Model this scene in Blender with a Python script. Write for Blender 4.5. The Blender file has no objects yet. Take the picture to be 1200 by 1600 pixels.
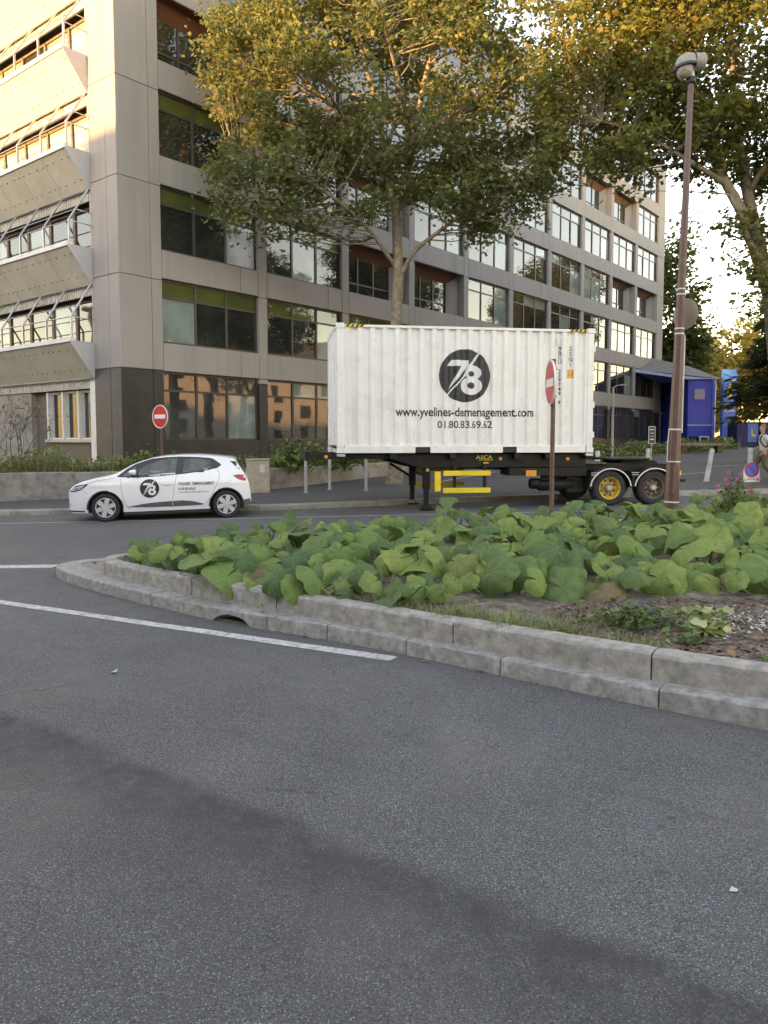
import bpy, bmesh, math, random
import numpy as np
from mathutils import Vector, Matrix

R = math.radians
SC = bpy.context.scene
COL = SC.collection
rng = random.Random(7)

# ------------------------------------------------------------------ camera, sky, sun, exposure
CAMZ = 1.62
cd = bpy.data.cameras.new('camera')
cam = bpy.data.objects.new('camera', cd)
COL.objects.link(cam)
cam.location = (0, 0, CAMZ)
cam.rotation_euler = (R(90 - 4.0), 0, 0)
cd.sensor_fit = 'HORIZONTAL'
cd.sensor_width = 36
cd.lens = 36
cd.shift_y = -32 / 1200
cd.clip_end = 3000
SC.camera = cam

SUN_EL, SUN_AZ = 6.5, 224.6            # low sun, moved behind-left of the viewer to light the gable and treetops
world = bpy.data.worlds.new('World')
SC.world = world
world.use_nodes = True
wn = world.node_tree.nodes
sky = wn.new('ShaderNodeTexSky')
sky.sky_type = 'NISHITA'
sky.sun_disc = False
sky.sun_elevation = R(SUN_EL)
sky.sun_rotation = R(SUN_AZ)
sky.air_density = 1.0
sky.dust_density = 0.25
sky.ozone_density = 1.0
world.node_tree.links.new(sky.outputs[0], wn['Background'].inputs[0])
wn['Background'].inputs[1].default_value = 0.15

sd = bpy.data.lights.new('sun', 'SUN')
sun = bpy.data.objects.new('sun', sd)
COL.objects.link(sun)
sd.energy = 2.0
sd.angle = R(0.9)
sd.color = (1.0, 0.665, 0.30)
az, el = R(SUN_AZ), R(SUN_EL)
tosun = Vector((math.sin(az) * math.cos(el), math.cos(az) * math.cos(el), math.sin(el)))
sun.rotation_euler = tosun.to_track_quat('Z', 'Y').to_euler()

vs = SC.view_settings
vs.view_transform = 'Standard'
vs.look = 'None'
vs.exposure = 3.15
vs.gamma = 1.0
vs.use_curve_mapping = False
vs.use_white_balance = True
vs.white_balance_temperature = 9000
vs.white_balance_tint = 30
SC.cycles.use_adaptive_sampling = True
SC.cycles.adaptive_threshold = 0.02
SC.cycles.max_bounces = 5
SC.cycles.diffuse_bounces = 3
SC.cycles.glossy_bounces = 3
SC.cycles.caustics_reflective = False
SC.cycles.caustics_refractive = False
SC.cycles.transparent_max_bounces = 8


def G(x, y):
    """height of the roadway: it falls gently to the left and climbs beyond the pavement"""
    return .018 * (min(max(x, -15), 28) - 5.4) + .016 * min(max(0, y - 26), 36)


# ------------------------------------------------------------------ materials
MATS = {}


def nodes_of(name):
    m = bpy.data.materials.new(name)
    m.use_nodes = True
    nt = m.node_tree
    return m, nt, nt.nodes, nt.links, nt.nodes['Principled BSDF']


def coords(nt, per_object=True):
    n, l = nt.nodes, nt.links
    tc = n.new('ShaderNodeTexCoord')
    if not per_object:
        return tc.outputs['Object']
    oi = n.new('ShaderNodeObjectInfo')
    mul = n.new('ShaderNodeMath'); mul.operation = 'MULTIPLY'; mul.inputs[1].default_value = 37.0
    l.new(oi.outputs['Random'], mul.inputs[0])
    add = n.new('ShaderNodeVectorMath'); add.operation = 'ADD'
    l.new(tc.outputs['Object'], add.inputs[0]); l.new(mul.outputs[0], add.inputs[1])
    return add.outputs[0]


def noise(nt, vec, scale, detail=5, rough=.55, stretch=None):
    n, l = nt.nodes, nt.links
    if stretch:
        mp = n.new('ShaderNodeMapping'); mp.inputs['Scale'].default_value = stretch
        l.new(vec, mp.inputs['Vector']); vec = mp.outputs[0]
    t = n.new('ShaderNodeTexNoise')
    t.inputs['Scale'].default_value = scale; t.inputs['Detail'].default_value = detail
    t.inputs['Roughness'].default_value = rough
    l.new(vec, t.inputs['Vector'])
    return t.outputs['Fac']


def ramp(nt, fac, stops):
    r = nt.nodes.new('ShaderNodeValToRGB')
    el = r.color_ramp.elements
    while len(el) < len(stops):
        el.new(.5)
    for e, (p, c) in zip(el, stops):
        e.position = p
        e.color = (*c, 1) if len(c) == 3 else c
    nt.links.new(fac, r.inputs[0])
    return r.outputs[0]


def mix(nt, fac, a, b, mode='MIX'):
    m = nt.nodes.new('ShaderNodeMix'); m.data_type = 'RGBA'; m.blend_type = mode
    for sock, v in ((m.inputs[0], fac), (m.inputs[6], a), (m.inputs[7], b)):
        if hasattr(v, 'is_linked'):
            nt.links.new(v, sock)
        elif isinstance(v, (int, float)):
            sock.default_value = v
        else:
            sock.default_value = (*v, 1)
    return m.outputs[2]


def math_n(nt, op, a, b=None, c=None):
    m = nt.nodes.new('ShaderNodeMath'); m.operation = op
    for s, v in zip(m.inputs, (a, b, c)):
        if v is None:
            continue
        if hasattr(v, 'is_linked'):
            nt.links.new(v, s)
        else:
            s.default_value = v
    return m.outputs[0]


def bump(nt, bsdf, h, strength, dist=.01):
    b = nt.nodes.new('ShaderNodeBump')
    b.inputs['Strength'].default_value = strength; b.inputs['Distance'].default_value = dist
    nt.links.new(h, b.inputs['Height']); nt.links.new(b.outputs[0], bsdf.inputs['Normal'])


def M(name, col, rough=.6, metal=0., spec=.5, var=.18, vs=2.5, bmp=0., bs=60., dirt=None, dirt_amt=.5, streak=False, coat=0.):
    """painted / mineral surface: colour with cloudy and fine variation, optional dirt and rain streaks"""
    if name in MATS:
        return MATS[name]
    m, nt, n, l, b = nodes_of(name)
    v = coords(nt)
    n1 = noise(nt, v, vs, 6)
    c = ramp(nt, n1, [(.3, [x * (1 - var) for x in col]), (.7, [min(1, x * (1 + var)) for x in col])])
    n2 = noise(nt, v, vs * 14, 4)
    c = mix(nt, math_n(nt, 'MULTIPLY', n2, var * .8), c, [x * .6 for x in col])
    if streak:
        n3 = noise(nt, v, 1.0, 5, .55, (2.6, 2.6, .16))
        c = mix(nt, ramp(nt, n3, [(.46, (0, 0, 0)), (.70, (.38, .38, .38))]), c, [x * .72 for x in col])
        n4 = noise(nt, v, 1.0, 4, .55, (4.2, 4.2, .12))
        c = mix(nt, ramp(nt, n4, [(.56, (0, 0, 0)), (.75, (.25, .25, .25))]), c, [min(1, x * 1.25) for x in col])
    if dirt:
        n5 = noise(nt, v, vs * 1.7, 9, .68)
        c = mix(nt, ramp(nt, n5, [(.46, (0, 0, 0)), (.66, (dirt_amt,) * 3)]), c, dirt)
    l.new(c, b.inputs['Base Color'])
    b.inputs['Roughness'].default_value = rough
    rr = ramp(nt, n1, [(.2, (max(0, rough - .1),) * 3), (.8, (min(1, rough + .12),) * 3)])
    l.new(rr, b.inputs['Roughness'])
    b.inputs['Metallic'].default_value = metal
    b.inputs['Specular IOR Level'].default_value = spec
    b.inputs['Coat Weight'].default_value = coat
    b.inputs['Coat Roughness'].default_value = .06
    if bmp:
        bump(nt, b, noise(nt, v, bs, 6, .6), bmp, .004)
    MATS[name] = m
    return m


def glass_mat(name, base, ior=1.75, wav=.06, tint2=None, rough=.02):
    m, nt, n, l, b = nodes_of(name)
    v = coords(nt)
    nn = noise(nt, v, .8, 3)
    c = ramp(nt, nn, [(.35, base), (.65, tint2 or [x * 1.8 for x in base])])
    l.new(c, b.inputs['Base Color'])
    b.inputs['Roughness'].default_value = rough
    b.inputs['IOR'].default_value = ior
    bump(nt, b, noise(nt, v, .9, 2, .4), wav, .05)
    MATS[name] = m
    return m


def leaf_mat(name, trans=.35, rough=.5, attr=True, base=(.08, .12, .03)):
    m, nt, n, l, b = nodes_of(name)
    if attr:
        a = n.new('ShaderNodeAttribute'); a.attribute_name = 'lc'
        c = a.outputs['Color']
    else:
        rgb = n.new('ShaderNodeRGB'); rgb.outputs[0].default_value = (*base, 1); c = rgb.outputs[0]
    l.new(c, b.inputs['Base Color'])
    b.inputs['Roughness'].default_value = rough
    b.inputs['Specular IOR Level'].default_value = .35
    t = n.new('ShaderNodeBsdfTranslucent')
    l.new(mix(nt, .22, c, (.42, .44, .05), 'MIX'), t.inputs['Color'])
    ms = n.new('ShaderNodeMixShader'); ms.inputs[0].default_value = trans
    l.new(b.outputs[0], ms.inputs[1]); l.new(t.outputs[0], ms.inputs[2])
    l.new(ms.outputs[0], n['Material Output'].inputs['Surface'])
    MATS[name] = m
    return m


def asphalt(name, base, streaky=True):
    m, nt, n, l, b = nodes_of(name)
    tc = n.new('ShaderNodeTexCoord'); v = tc.outputs['Object']
    big = noise(nt, v, .33, 6, .6)
    mid = noise(nt, v, 3.2, 6, .65)
    fine = noise(nt, v, 120, 3, .75)
    c = ramp(nt, big, [(.3, [x * .72 for x in base]), (.7, [x * 1.30 for x in base])])
    c = mix(nt, ramp(nt, mid, [(.38, (0, 0, 0)), (.72, (.5, .5, .5))]), c, [x * .66 for x in base])
    c = mix(nt, ramp(nt, fine, [(.38, (.95, .95, .95)), (.60, (0, 0, 0))]), c, [x * .22 for x in base])
    # pale chips of aggregate
    vo = n.new('ShaderNodeTexVoronoi'); vo.inputs['Scale'].default_value = 125
    l.new(v, vo.inputs['Vector'])
    chip = math_n(nt, 'LESS_THAN', vo.outputs['Distance'], .36)
    sep = n.new('ShaderNodeSeparateColor'); l.new(vo.outputs['Color'], sep.inputs[0])
    pick = math_n(nt, 'GREATER_THAN', sep.outputs[0], .52)
    amt = math_n(nt, 'MULTIPLY', math_n(nt, 'MULTIPLY', chip, pick), sep.outputs[1])
    c = mix(nt, math_n(nt, 'MULTIPLY', amt, .8), c, (.42, .42, .43))
    if streaky:
        sx = n.new('ShaderNodeSeparateXYZ'); l.new(v, sx.inputs[0])
        # oil-darkened wheel track crossing the foreground; crisp on its far side, fading on the near one
        p = math_n(nt, 'ADD', math_n(nt, 'MULTIPLY', sx.outputs[0], .592), math_n(nt, 'MULTIPLY', sx.outputs[1], .807))
        wob = noise(nt, v, 2.2, 7, .72)
        p = math_n(nt, 'ADD', p, math_n(nt, 'MULTIPLY', math_n(nt, 'SUBTRACT', wob, .5), .38))
        band = ramp(nt, math_n(nt, 'DIVIDE', p, 4.0), [(.0, (.10, .10, .10)), (.38, (.18, .18, .18)), (.48, (.50, .50, .50)), (.598, (1, 1, 1)), (.630, (0, 0, 0))])
        band = math_n(nt, 'MULTIPLY', band, ramp(nt, noise(nt, v, 5, 8, .78), [(.34, (.42, .42, .42)), (.58, (1, 1, 1))]))
        c = mix(nt, math_n(nt, 'MULTIPLY', band, .86), c, [x * .26 for x in base])
        # faint parallel tyre lines beyond it
        q = math_n(nt, 'ADD', p, 0.0)
        for pos, wdt, a in ((3.55, .05, .4), (3.05, .10, .3), (4.1, .06, .25)):
            d = math_n(nt, 'ABSOLUTE', math_n(nt, 'SUBTRACT', q, pos))
            k = math_n(nt, 'SUBTRACT', 1.0, math_n(nt, 'DIVIDE', d, wdt)); k = math_n(nt, 'MAXIMUM', k, 0)
            gap = ramp(nt, noise(nt, v, .9, 3), [(.45, (0, 0, 0)), (.6, (a, a, a))])
            c = mix(nt, math_n(nt, 'MULTIPLY', k, gap), c, [x * .4 for x in base])
        # drips
        v2 = n.new('ShaderNodeTexVoronoi'); v2.inputs['Scale'].default_value = 4.6
        l.new(v, v2.inputs['Vector'])
        s2 = n.new('ShaderNodeSeparateColor'); l.new(v2.outputs['Color'], s2.inputs[0])
        rad = math_n(nt, 'MULTIPLY', s2.outputs[2], .23)
        spot = math_n(nt, 'MULTIPLY', math_n(nt, 'LESS_THAN', math_n(nt, 'ADD', v2.outputs['Distance'], math_n(nt, 'MULTIPLY', fine, .08)), rad),
                      math_n(nt, 'GREATER_THAN', s2.outputs[0], .42))
        c = mix(nt, math_n(nt, 'MULTIPLY', spot, .55), c, [x * .3 for x in base])
        # brownish grime
        gr = noise(nt, v, .7, 5)
        c = mix(nt, ramp(nt, gr, [(.52, (0, 0, 0)), (.75, (.45, .45, .45))]), c, (base[0] * 1.05, base[1] * .98, base[2] * .78))
    # hairline cracks
    wv = n.new('ShaderNodeTexVoronoi'); wv.feature = 'DISTANCE_TO_EDGE'; wv.inputs['Scale'].default_value = .42
    dv = n.new('ShaderNodeVectorMath'); dv.operation = 'ADD'
    nz = n.new('ShaderNodeTexNoise'); nz.inputs['Scale'].default_value = 1.6; nz.inputs['Detail'].default_value = 8
    l.new(v, nz.inputs['Vector']); l.new(v, dv.inputs[0]); l.new(nz.outputs['Color'], dv.inputs[1]); l.new(dv.outputs[0], wv.inputs['Vector'])
    ck = math_n(nt, 'MULTIPLY', math_n(nt, 'LESS_THAN', wv.outputs['Distance'], .0045), ramp(nt, noise(nt, v, .55, 2), [(.50, (0, 0, 0)), (.56, (1, 1, 1))]))
    c = mix(nt, math_n(nt, 'MULTIPLY', ck, .75), c, [x * .25 for x in base])
    l.new(c, b.inputs['Base Color'])
    b.inputs['Roughness'].default_value = .82
    b.inputs['Specular IOR Level'].default_value = .4
    h = math_n(nt, 'ADD', fine, math_n(nt, 'MULTIPLY', amt, .5))
    bump(nt, b, h, .5, .004)
    MATS[name] = m
    return m


asphalt('asphalt', (.160, .154, .152))
asphalt('pavement_asphalt', (.115, .108, .104), False)
M('panel', (.325, .302, .284), .75, var=.07, vs=.6, streak=True, bmp=.12, bs=40)
M('panel_side', (.33, .30, .275), .75, var=.07, vs=.6, streak=True, bmp=.12, bs=40)
M('black_panel', (.028, .026, .026), .42, var=.3, vs=.8, dirt=(.06, .055, .05), dirt_amt=.5)
M('slate_panel', (.05, .05, .053), .5, var=.3, vs=.8, dirt=(.1, .09, .08), dirt_amt=.5, streak=True)
M('soffit', (.16, .062, .034), .6, var=.12, vs=1.2)
M('bronze', (.085, .072, .06), .42, metal=.3, var=.15)
M('core', (.05, .05, .05), .9)
M('cream_panel', (.54, .505, .41), .8, var=.08, vs=.8, dirt=(.33, .29, .22), dirt_amt=.35, bmp=.1)
M('cheek', (.45, .45, .46), .7, var=.07)
M('white_cap', (.72, .71, .68), .6, var=.06, dirt=(.45, .42, .36), dirt_amt=.35)
M('corrugate', (.56, .53, .46), .7, var=.12, dirt=(.3, .26, .2))
M('galv', (.45, .45, .44), .38, metal=.75, var=.15)
M('wood_frame', (.19, .12, .075), .6, var=.2)
M('brown_wall', (.16, .135, .115), .8, var=.15)
M('concrete', (.34, .31, .27), .88, var=.22, vs=1.5, dirt=(.13, .115, .095), dirt_amt=.75, streak=True, bmp=.5, bs=45)
M('kerb_stone', (.37, .355, .325), .85, var=.34, vs=13, dirt=(.15, .14, .12), dirt_amt=.55, streak=True, bmp=1., bs=130)
M('planter_concrete', (.40, .37, .325), .88, var=.30, vs=9, dirt=(.15, .14, .11), dirt_amt=.6, streak=True, bmp=1., bs=90)
M('far_kerb', (.33, .29, .25), .85, var=.2, vs=1.5, dirt=(.15, .13, .11), dirt_amt=.6)
M('soil', (.145, .112, .078), .95, var=.5, vs=5, dirt=(.34, .29, .23), dirt_amt=.8, bmp=1, bs=50)
M('mulch', (.19, .105, .075), .85, var=.6, vs=30)
M('road_paint', (.58, .57, .53), .7, var=.16, vs=9, dirt=(.22, .22, .22), dirt_amt=.9)
M('white_steel', (.80, .80, .77), .30, var=.04, vs=1.6, dirt=(.55, .51, .43), dirt_amt=.28, streak=True)
M('black_paint', (.02, .02, .022), .5, var=.3)
M('logo_black', (.028, .029, .034), .45, var=.2)
M('logo_white', (.76, .76, .74), .45, var=.05)
M('chassis', (.007, .007, .008), .55, spec=.3, var=.5, vs=3, dirt=(.03, .026, .022), dirt_amt=.5)
M('yellow', (.80, .58, .03), .42, var=.08, dirt=(.4, .28, .05), dirt_amt=.25)
M('rim_yellow', (.72, .47, .03), .5, var=.2, vs=8, dirt=(.16, .1, .05), dirt_amt=.7)
M('rim_rust', (.16, .11, .08), .7, var=.35, vs=8, dirt=(.06, .04, .03), dirt_amt=.7)
M('hub', (.35, .34, .33), .45, metal=.6, var=.3, vs=10)
M('tyre', (.022, .022, .022), .8, var=.3, vs=8, dirt=(.07, .065, .06), dirt_amt=.4, bmp=.2)
M('rubber', (.03, .03, .03), .65)
M('amber', (.75, .28, .03), .3, var=.1)
M('red_lens', (.45, .012, .015), .15, var=.2, coat=.6)
M('car_white', (.82, .83, .85), .25, var=.02, vs=1, coat=1.0)
M('car_trim', (.035, .036, .04), .5, var=.2)
M('car_lower', (.09, .095, .105), .55, var=.15)
M('seam', (.10, .10, .11), .7)
M('wheel_cover', (.62, .63, .64), .32, metal=.35, var=.08)
M('sign_red', (.62, .025, .03), .35, var=.08)
M('sign_white', (.78, .77, .74), .4, var=.06)
M('sign_blue', (.03, .16, .62), .4, var=.08)
M('sign_navy', (.012, .02, .06), .35)
M('rust_pole', (.15, .085, .06), .6, var=.25, vs=6, dirt=(.09, .05, .035))
M('lamp_brown', (.125, .062, .048), .42, var=.16, vs=4, dirt=(.22, .15, .12), dirt_amt=.3)
M('lamp_shell', (.34, .33, .28), .55, var=.15, dirt=(.22, .2, .16), dirt_amt=.6)
M('lamp_lens', (.33, .28, .22), .25, var=.1)
M('sign_back', (.30, .24, .18), .55, var=.15)
M('strap', (.70, .69, .66), .5)
M('cabinet', (.50, .43, .32), .6, var=.1, dirt=(.25, .21, .15), dirt_amt=.5, streak=True)
M('paper', (.62, .63, .66), .6)
M('post_grey', (.42, .42, .41), .5, var=.15, dirt=(.2, .19, .18))
M('bollard', (.55, .54, .51), .65, var=.1, dirt=(.25, .24, .22), dirt_amt=.6)
M('bark', (.20, .165, .115), .9, var=.3, vs=4, dirt=(.34, .30, .22), dirt_amt=.8, bmp=.6, bs=18)
M('bark_dark', (.10, .08, .06), .9, var=.3, vs=4, bmp=.6, bs=18)
M('stem', (.16, .19, .06), .7, var=.2)
M('twig', (.13, .10, .08), .85)
M('store_blue', (.03, .055, .42), .5, var=.12)
M('store_deep', (.02, .018, .10), .6, var=.15)
M('store_sign', (.03, .15, .55), .4, var=.08)
M('store_trim', (.30, .36, .62), .5)
M('store_roof', (.16, .15, .125), .7, var=.2)
M('store_grey', (.28, .28, .32), .6, var=.1)
M('logo_yellow', (.70, .62, .05), .5)
M('skin', (.50, .30, .21), .5, var=.08)
M('shirt', (.66, .66, .68), .8, var=.06)
M('trouser', (.14, .115, .07), .85, var=.15)
M('hair', (.22, .16, .12), .8)
M('pack', (.02, .02, .025), .7)
M('pink', (.70, .13, .32), .6, var=.2)
M('purple', (.18, .07, .38), .6, var=.2)
M('stone_pale', (.50, .44, .38), .8, var=.12, vs=.5)
M('dead_leaf', (.30, .17, .08), .8, var=.4, vs=20)
M('white_chip', (.55, .52, .46), .9, var=.2)
glass_mat('pane', (.014, .018, .016), 1.85, tint2=(.036, .042, .038))
glass_mat('pane_green', (.075, .090, .028), 1.7, tint2=(.11, .13, .04))
glass_mat('pane_dull', (.035, .04, .04), 1.25)
glass_mat('pane_pale', (.13, .17, .155), 1.8)
glass_mat('pane_ground', (.028, .03, .028), 1.95, .05, tint2=(.07, .075, .07))
glass_mat('pane_curtain', (.40, .42, .45), 1.7)
M('seat_cloth', (.10, .10, .11), .9)
m, nt, n, l, b = nodes_of('car_glass')
tr_ = n.new('ShaderNodeBsdfTransparent'); tr_.inputs[0].default_value = (.84, .90, .87, 1)
gl_ = n.new('ShaderNodeBsdfGlossy'); gl_.inputs['Roughness'].default_value = .02
fr_ = n.new('ShaderNodeFresnel'); fr_.inputs['IOR'].default_value = 1.6
mx_ = n.new('ShaderNodeMixShader')
l.new(math_n(nt, 'MULTIPLY_ADD', fr_.outputs[0], 1.0, .05), mx_.inputs[0]); l.new(tr_.outputs[0], mx_.inputs[1]); l.new(gl_.outputs[0], mx_.inputs[2])
l.new(mx_.outputs[0], n['Material Output'].inputs['Surface'])
MATS['car_glass'] = m
glass_mat('lamp_glass', (.42, .43, .45), 1.6, .1)
leaf_mat('foliage', .46)
leaf_mat('weed', .25)


def gourd_leaf_mat(name, c1, c2, vein):
    m, nt, n, l, b = nodes_of(name)
    tc = n.new('ShaderNodeTexCoord')
    sx = n.new('ShaderNodeSeparateXYZ'); l.new(tc.outputs['Object'], sx.inputs[0])
    oi = n.new('ShaderNodeObjectInfo')
    v = coords(nt)
    c = ramp(nt, noise(nt, v, 3.5, 6), [(.3, c1), (.7, c2)])
    c = mix(nt, math_n(nt, 'MULTIPLY', oi.outputs['Random'], .8), c, [x * y for x, y in zip(c1, (.55, .75, .8))])
    blot = ramp(nt, noise(nt, v, 9, 7, .7), [(.52, (0, 0, 0)), (.72, (.6, .6, .6))])
    c = mix(nt, math_n(nt, 'MULTIPLY', blot, .7), c, (.26, .29, .09))
    ang = math_n(nt, 'ARCTAN2', sx.outputs[1], sx.outputs[0])
    # main veins radiate from the stalk
    k = math_n(nt, 'ABSOLUTE', math_n(nt, 'SINE', math_n(nt, 'MULTIPLY', ang, 3.5)))
    r2 = math_n(nt, 'SQRT', math_n(nt, 'ADD', math_n(nt, 'MULTIPLY', sx.outputs[0], sx.outputs[0]), math_n(nt, 'MULTIPLY', sx.outputs[1], sx.outputs[1])))
    wv = math_n(nt, 'DIVIDE', .045, math_n(nt, 'ADD', r2, .12))
    line = math_n(nt, 'LESS_THAN', k, wv)
    c = mix(nt, math_n(nt, 'MULTIPLY', line, .45), c, vein)
    l.new(c, b.inputs['Base Color'])
    b.inputs['Roughness'].default_value = .55
    b.inputs['Specular IOR Level'].default_value = .35
    bump(nt, b, math_n(nt, 'ADD', noise(nt, v, 14, 5), math_n(nt, 'MULTIPLY', line, -.35)), .5, .03)
    t = n.new('ShaderNodeBsdfTranslucent'); l.new(c, t.inputs['Color'])
    ms = n.new('ShaderNodeMixShader'); ms.inputs[0].default_value = .22
    l.new(b.outputs[0], ms.inputs[1]); l.new(t.outputs[0], ms.inputs[2])
    l.new(ms.outputs[0], n['Material Output'].inputs['Surface'])
    MATS[name] = m


gourd_leaf_mat('gourd_leaf', (.195, .28, .07), (.30, .385, .10), (.40, .46, .19))
gourd_leaf_mat('gourd_leaf_dark', (.10, .18, .06), (.17, .255, .08), (.28, .36, .15))
gourd_leaf_mat('gourd_leaf_dry', (.24, .16, .08), (.34, .24, .11), (.40, .32, .2))
gourd_leaf_mat('gourd_leaf_yellow', (.27, .30, .08), (.36, .35, .10), (.45, .44, .2))


# ------------------------------------------------------------------ mesh helpers
class MB:
    def __init__(self):
        self.v = []
        self.f = []

    def add(self, vs, fs):
        o = len(self.v)
        self.v += [tuple(p) for p in vs]
        self.f += [tuple(i + o for i in f) for f in fs]
        return self

    def hexa(self, p):
        return self.add(p, [(0, 3, 2, 1), (4, 5, 6, 7), (0, 1, 5, 4), (1, 2, 6, 5), (2, 3, 7, 6), (3, 0, 4, 7)])

    def box(self, x0, x1, y0, y1, z0, z1):
        return self.hexa([(x0, y0, z0), (x1, y0, z0), (x1, y1, z0), (x0, y1, z0), (x0, y0, z1), (x1, y0, z1), (x1, y1, z1), (x0, y1, z1)])

    def bar(self, a, b, w, h=None):
        """square bar from a to b"""
        h = h or w
        a, b = Vector(a), Vector(b)
        d = (b - a).normalized()
        u = d.cross(Vector((0, 0, 1)))
        if u.length < 1e-3:
            u = Vector((1, 0, 0))
        u.normalize()
        w2 = u.cross(d)
        q = []
        for p in (a, b):
            for su, sv in ((-1, -1), (1, -1), (1, 1), (-1, 1)):
                q.append(p + u * su * w / 2 + w2 * sv * h / 2)
        return self.hexa(q)

    def prism(self, pts, c0, c1, ax='y'):
        """polygon pts (a,b) extruded along ax between c0 and c1"""
        f = {'y': lambda a, b, c: (a, c, b), 'z': lambda a, b, c: (a, b, c), 'x': lambda a, b, c: (c, a, b)}[ax]
        n = len(pts)
        self.add([f(a, b, c0) for a, b in pts] + [f(a, b, c1) for a, b in pts],
                 [tuple(range(n)), tuple(range(2 * n - 1, n - 1, -1))] + [(i, i + n, (i + 1) % n + n, (i + 1) % n) for i in range(n)])
        return self

    def tube(self, pts, rad, n=8, cap=True):
        pts = [Vector(p) for p in pts]
        if not hasattr(rad, '__len__'):
            rad = [rad] * len(pts)
        o = len(self.v)
        up = None
        for i, p in enumerate(pts):
            d = (pts[min(i + 1, len(pts) - 1)] - pts[max(i - 1, 0)])
            if d.length < 1e-6:
                d = Vector((0, 0, 1))
            d.normalize()
            if up is None:
                up = Vector((0, 0, 1)) if abs(d.z) < .9 else Vector((1, 0, 0))
            u = d.cross(up)
            if u.length < 1e-4:
                u = d.cross(Vector((0, 1, 0)))
            u.normalize()
            w = u.cross(d).normalized()
            up = w
            for k in range(n):
                a = 2 * math.pi * k / n
                self.v.append(tuple(p + (u * math.cos(a) + w * math.sin(a)) * rad[i]))
        for i in range(len(pts) - 1):
            for k in range(n):
                a, b = o + i * n + k, o + i * n + (k + 1) % n
                self.f.append((a, b, b + n, a + n))
        if cap:
            self.f.append(tuple(o + k for k in range(n))[::-1])
            e = o + (len(pts) - 1) * n
            self.f.append(tuple(e + k for k in range(n)))
        return self

    def lathe(self, prof, n=24, o=(0, 0, 0), ax='z', ang=2 * math.pi, a0=0):
        """profile (radius, height) turned about an axis"""
        base = len(self.v)
        full = abs(ang - 2 * math.pi) < 1e-6
        m = n if full else n + 1
        for r, h in prof:
            for k in range(m):
                a = a0 + ang * k / n
                c, s = r * math.cos(a), r * math.sin(a)
                p = {'z': (c, s, h), 'y': (c, h, s), 'x': (h, c, s)}[ax]
                self.v.append((p[0] + o[0], p[1] + o[1], p[2] + o[2]))
        for i in range(len(prof) - 1):
            for k in range(n):
                a, b = base + i * m + k, base + i * m + (k + 1) % m
                self.f.append((a, b, b + m, a + m))
        return self

    def grid(self, nu, nv, fn, wrap=False):
        o = len(self.v)
        for i in range(nu + 1):
            for j in range(nv + 1):
                self.v.append(tuple(fn(i / nu, j / nv)))
        for i in range(nu):
            for j in range(nv):
                a = o + i * (nv + 1) + j
                self.f.append((a, a + 1, a + nv + 2, a + nv + 1))
        return self

    def mesh(self, name, smooth=None, fix=True):
        me = bpy.data.meshes.new(name)
        me.from_pydata(self.v, [], self.f)
        if fix:
            bm = bmesh.new(); bm.from_mesh(me)
            bmesh.ops.recalc_face_normals(bm, faces=bm.faces)
            bm.to_mesh(me); bm.free()
        if smooth is not None:
            me.polygons.foreach_set('use_smooth', [True] * len(me.polygons))
            if smooth < 179:
                me.set_sharp_from_angle(angle=R(smooth))
        me.update()
        return me

    def build(self, name, mat, parent=None, smooth=None, bevel=0., fix=True):
        return obj(name, self.mesh(name, smooth, fix), mat, parent, bevel)


def obj(name, me, mat=None, parent=None, bevel=0., loc=None, rot=None):
    if mat and not me.materials:
        me.materials.append(MATS[mat] if isinstance(mat, str) else mat)
    o = bpy.data.objects.new(name, me)
    COL.objects.link(o)
    if parent:
        o.parent = parent
    if loc:
        o.location = loc
    if rot:
        o.rotation_euler = rot
    if bevel:
        b = o.modifiers.new('bevel', 'BEVEL'); b.width = bevel; b.segments = 2; b.limit_method = 'ANGLE'; b.angle_limit = R(40)
    return o


def tag(o, label=None, cat=None, group=None, kind=None):
    if label: o['label'] = label
    if cat: o['category'] = cat
    if group: o['group'] = group
    if kind: o['kind'] = kind
    return o


def thing(name, label, cat, loc=(0, 0, 0), rz=0., group=None, rot=None):
    o = bpy.data.objects.new(name, None)
    COL.objects.link(o)
    o.empty_display_size = .2
    o.location = loc
    o.rotation_euler = rot or (0, 0, rz)
    return tag(o, label, cat, group)


def copy_tree(o, parent=None):
    c = o.copy()
    COL.objects.link(c)
    c.parent = parent
    for ch in KIDS.get(o.name, []):
        copy_tree(ch, c)
    return c


KIDS = {}


def index_kids(root):
    for o in COL.objects:
        if o.parent:
            KIDS.setdefault(o.parent.name, [])
            if o not in KIDS[o.parent.name]:
                KIDS[o.parent.name].append(o)


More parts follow.
